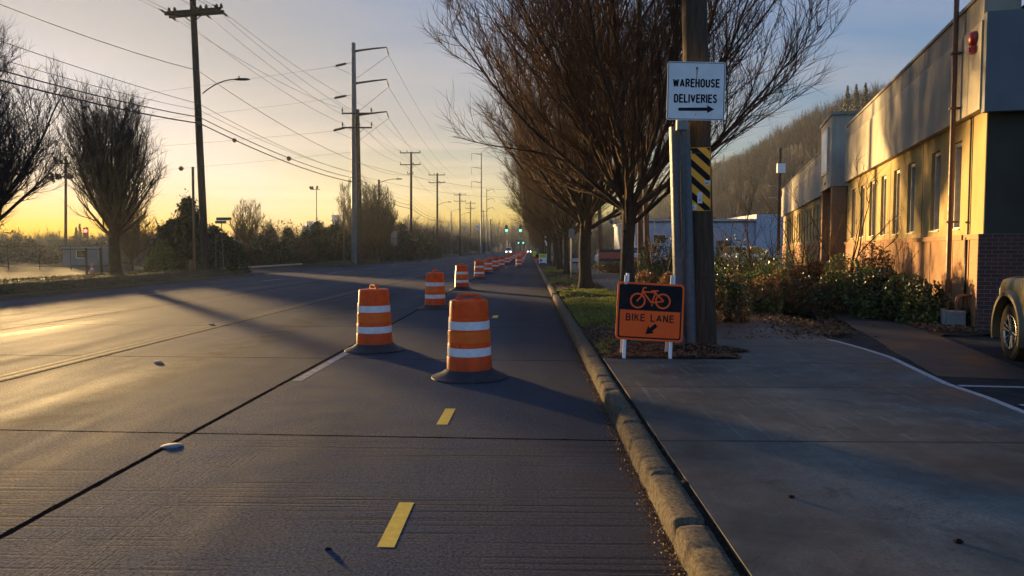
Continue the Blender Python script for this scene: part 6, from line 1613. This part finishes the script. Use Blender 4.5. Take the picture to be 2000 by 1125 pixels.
# ---- ground cover
def blades(name, n, yr, hgt, label, cond, wid=.006, seed=3):
    rgv = np.random.default_rng(seed); y = yr[0]+(yr[1]-yr[0])*rgv.uniform(0, 1, n)**1.6; x = rgv.uniform(1.02, 3.0, n)
    msk = np.array([cond(a, b_) for a, b_ in zip(x, y)]); x, y = x[msk], y[msk]; k = len(x)
    z = np.array([strip_h(a, b_) for a, b_ in zip(x, y)])-.005; az = rgv.uniform(0, 2*PI, k); hh = hgt*rgv.uniform(.4, 1.3, k); ln = rgv.uniform(.2, .9, k)*hh
    w_ = wid*(1+y/14); s = np.stack([np.cos(az+1.57)*w_, np.sin(az+1.57)*w_, 0*x], 1); a = np.stack([x, y, z], 1)
    m1 = a+np.stack([np.cos(az)*ln*.35, np.sin(az)*ln*.35, hh*.6], 1); c = a+np.stack([np.cos(az)*ln, np.sin(az)*ln, hh], 1)
    V = np.stack([a-s, a+s, m1+s*.7, c, m1-s*.7], 1).reshape(-1, 3); b0 = np.arange(k)*5
    V = np.stack([a-s, a+s, m1+s*.6, m1-s*.6], 1).reshape(-1, 3); V2 = np.stack([m1-s*.6, m1+s*.6, c+s*.1, c-s*.1], 1).reshape(-1, 3)
    V = np.concatenate([V, V2]); F = np.arange(len(V)).reshape(-1, 4)
    o = fastmesh(name, V, F, M['grass']); return tag(o, label, 'grass', None, 'stuff')
blades('grass', 60000, (13.5, 60), .085, 'short patchy winter grass on the strip between kerb and path', lambda a, b_: nz(a, b_, .55, 21)+.25*nz(a, b_, 3, 22)+(.35 if 16.5 < b_ < 26 else -.02) > .12)
blades('grass_tufts', 9000, (10.3, 16), .05, 'sparse grass tufts in the dark soil beside the kerb', lambda a, b_: nz(a, b_, 1.4, 23) > .22 and math.hypot(a-2.3, (b_-11)*1.2) > 1.1, .004, 4)
def litter(name, n, fx, size, label, seed, mat='litter'):
    rgv = np.random.default_rng(seed); P = np.array([fx(rgv) for _ in range(n)]); V, F = leaves(P, size, rgv, flat=.82, asp=.7)
    o = fastmesh(name, V, F, M[mat]); return tag(o, label, 'fallen leaves', None, 'stuff')
def f1(r): y = 10.3+50*r.uniform()**2.2; x = r.uniform(1.05, 3.0); return (x, y, strip_h(x, y)+.012)
litter('fallen_leaves', 9000, f1, .05, 'brown fallen leaves scattered over the planting strip', 31)
def f2(r):
    y = 13+14*r.uniform()**1.2; x = 5.3+r.normal()*.38+max(0, (y-13))*.03+r.uniform()*.9; return (x, y, max(.155 if x < 5.7 else 0, bed_h(x, y))+.012+abs(r.normal())*.02)
litter('leaf_drift', 9000, f2, .065, 'drift of rusty leaves along the right edge of the path', 32)
def f3(r): y = 12.5+30*r.uniform()**1.5; x = r.uniform(3.05, 5.5); return (x, y, .158)
litter('path_leaves', 1500, f3, .045, 'stray leaves lying on the path beyond the pole', 33)
def f4(r):
    y = 2.8+22*r.uniform()**1.6; x = .80-abs(r.normal())*.045; return (x, y, .006+r.uniform()*.012)
litter('gutter_debris', 4200, f4, .016, 'brown grit and leaf scraps lying along the gutter', 34)
def f5(r):
    a = r.uniform()*2*PI; q = r.uniform()**.5; x = 2.35+1.2*q*math.cos(a); y = 11.05+.9*q*math.sin(a); return (x, y, heap_h(x, y)+.008)
litter('heap_debris', 1800, f5, .035, 'leaf scraps and bark on the dark soil round the utility pole', 35)
def f6(r):
    p = BL(r.uniform(-1, 8), r.uniform(.2, 1.1)); return (p.x, p.y, .19)
litter('bed_leaves', 2500, f6, .06, 'fallen leaves at the edge of the bed by the brick base', 36)
# weeds along the left verge
rgv = np.random.default_rng(44); n = 26000; y = -2+120*rgv.uniform(0, 1, n)**1.3; x = rgv.uniform(-21.5, ROADL-.3, n)
msk = ((y < 47) | (y > 70)); x, y = x[msk], y[msk]; z = np.array([verge_h(a, b_) for a, b_ in zip(x, y)])
P = np.stack([x, y, z+.03+rgv.uniform(0, .07, len(x))], 1); V, F = leaves(P, .16, rgv, asp=.12)
o = fastmesh('verge_weeds', V, F, M['dry_weed']); tag(o, 'low dry weeds over the left verge', 'weeds', None, 'stuff')
#=== SECTION: AIR
hz = bpy.data.materials.new('morning_haze'); hz.use_nodes = True; hn = hz.node_tree
hn.nodes.clear(); out = hn.nodes.new('ShaderNodeOutputMaterial'); pv = hn.nodes.new('ShaderNodeVolumePrincipled')
pv.inputs['Color'].default_value = (.80, .90, 1.0, 1); pv.inputs['Density'].default_value = .00024; pv.inputs['Anisotropy'].default_value = .42
hn.links.new(pv.outputs[0], out.inputs['Volume'])
HX0, HX1, HY0, HY1 = -260, 340, -40, 1010
b = MB(); b.bb(HX0, HX1, HY0, HY1, -1.4, 75); o = b.build('haze', hz); tag(o, 'thin golden morning haze in the air', 'haze', None, 'stuff')
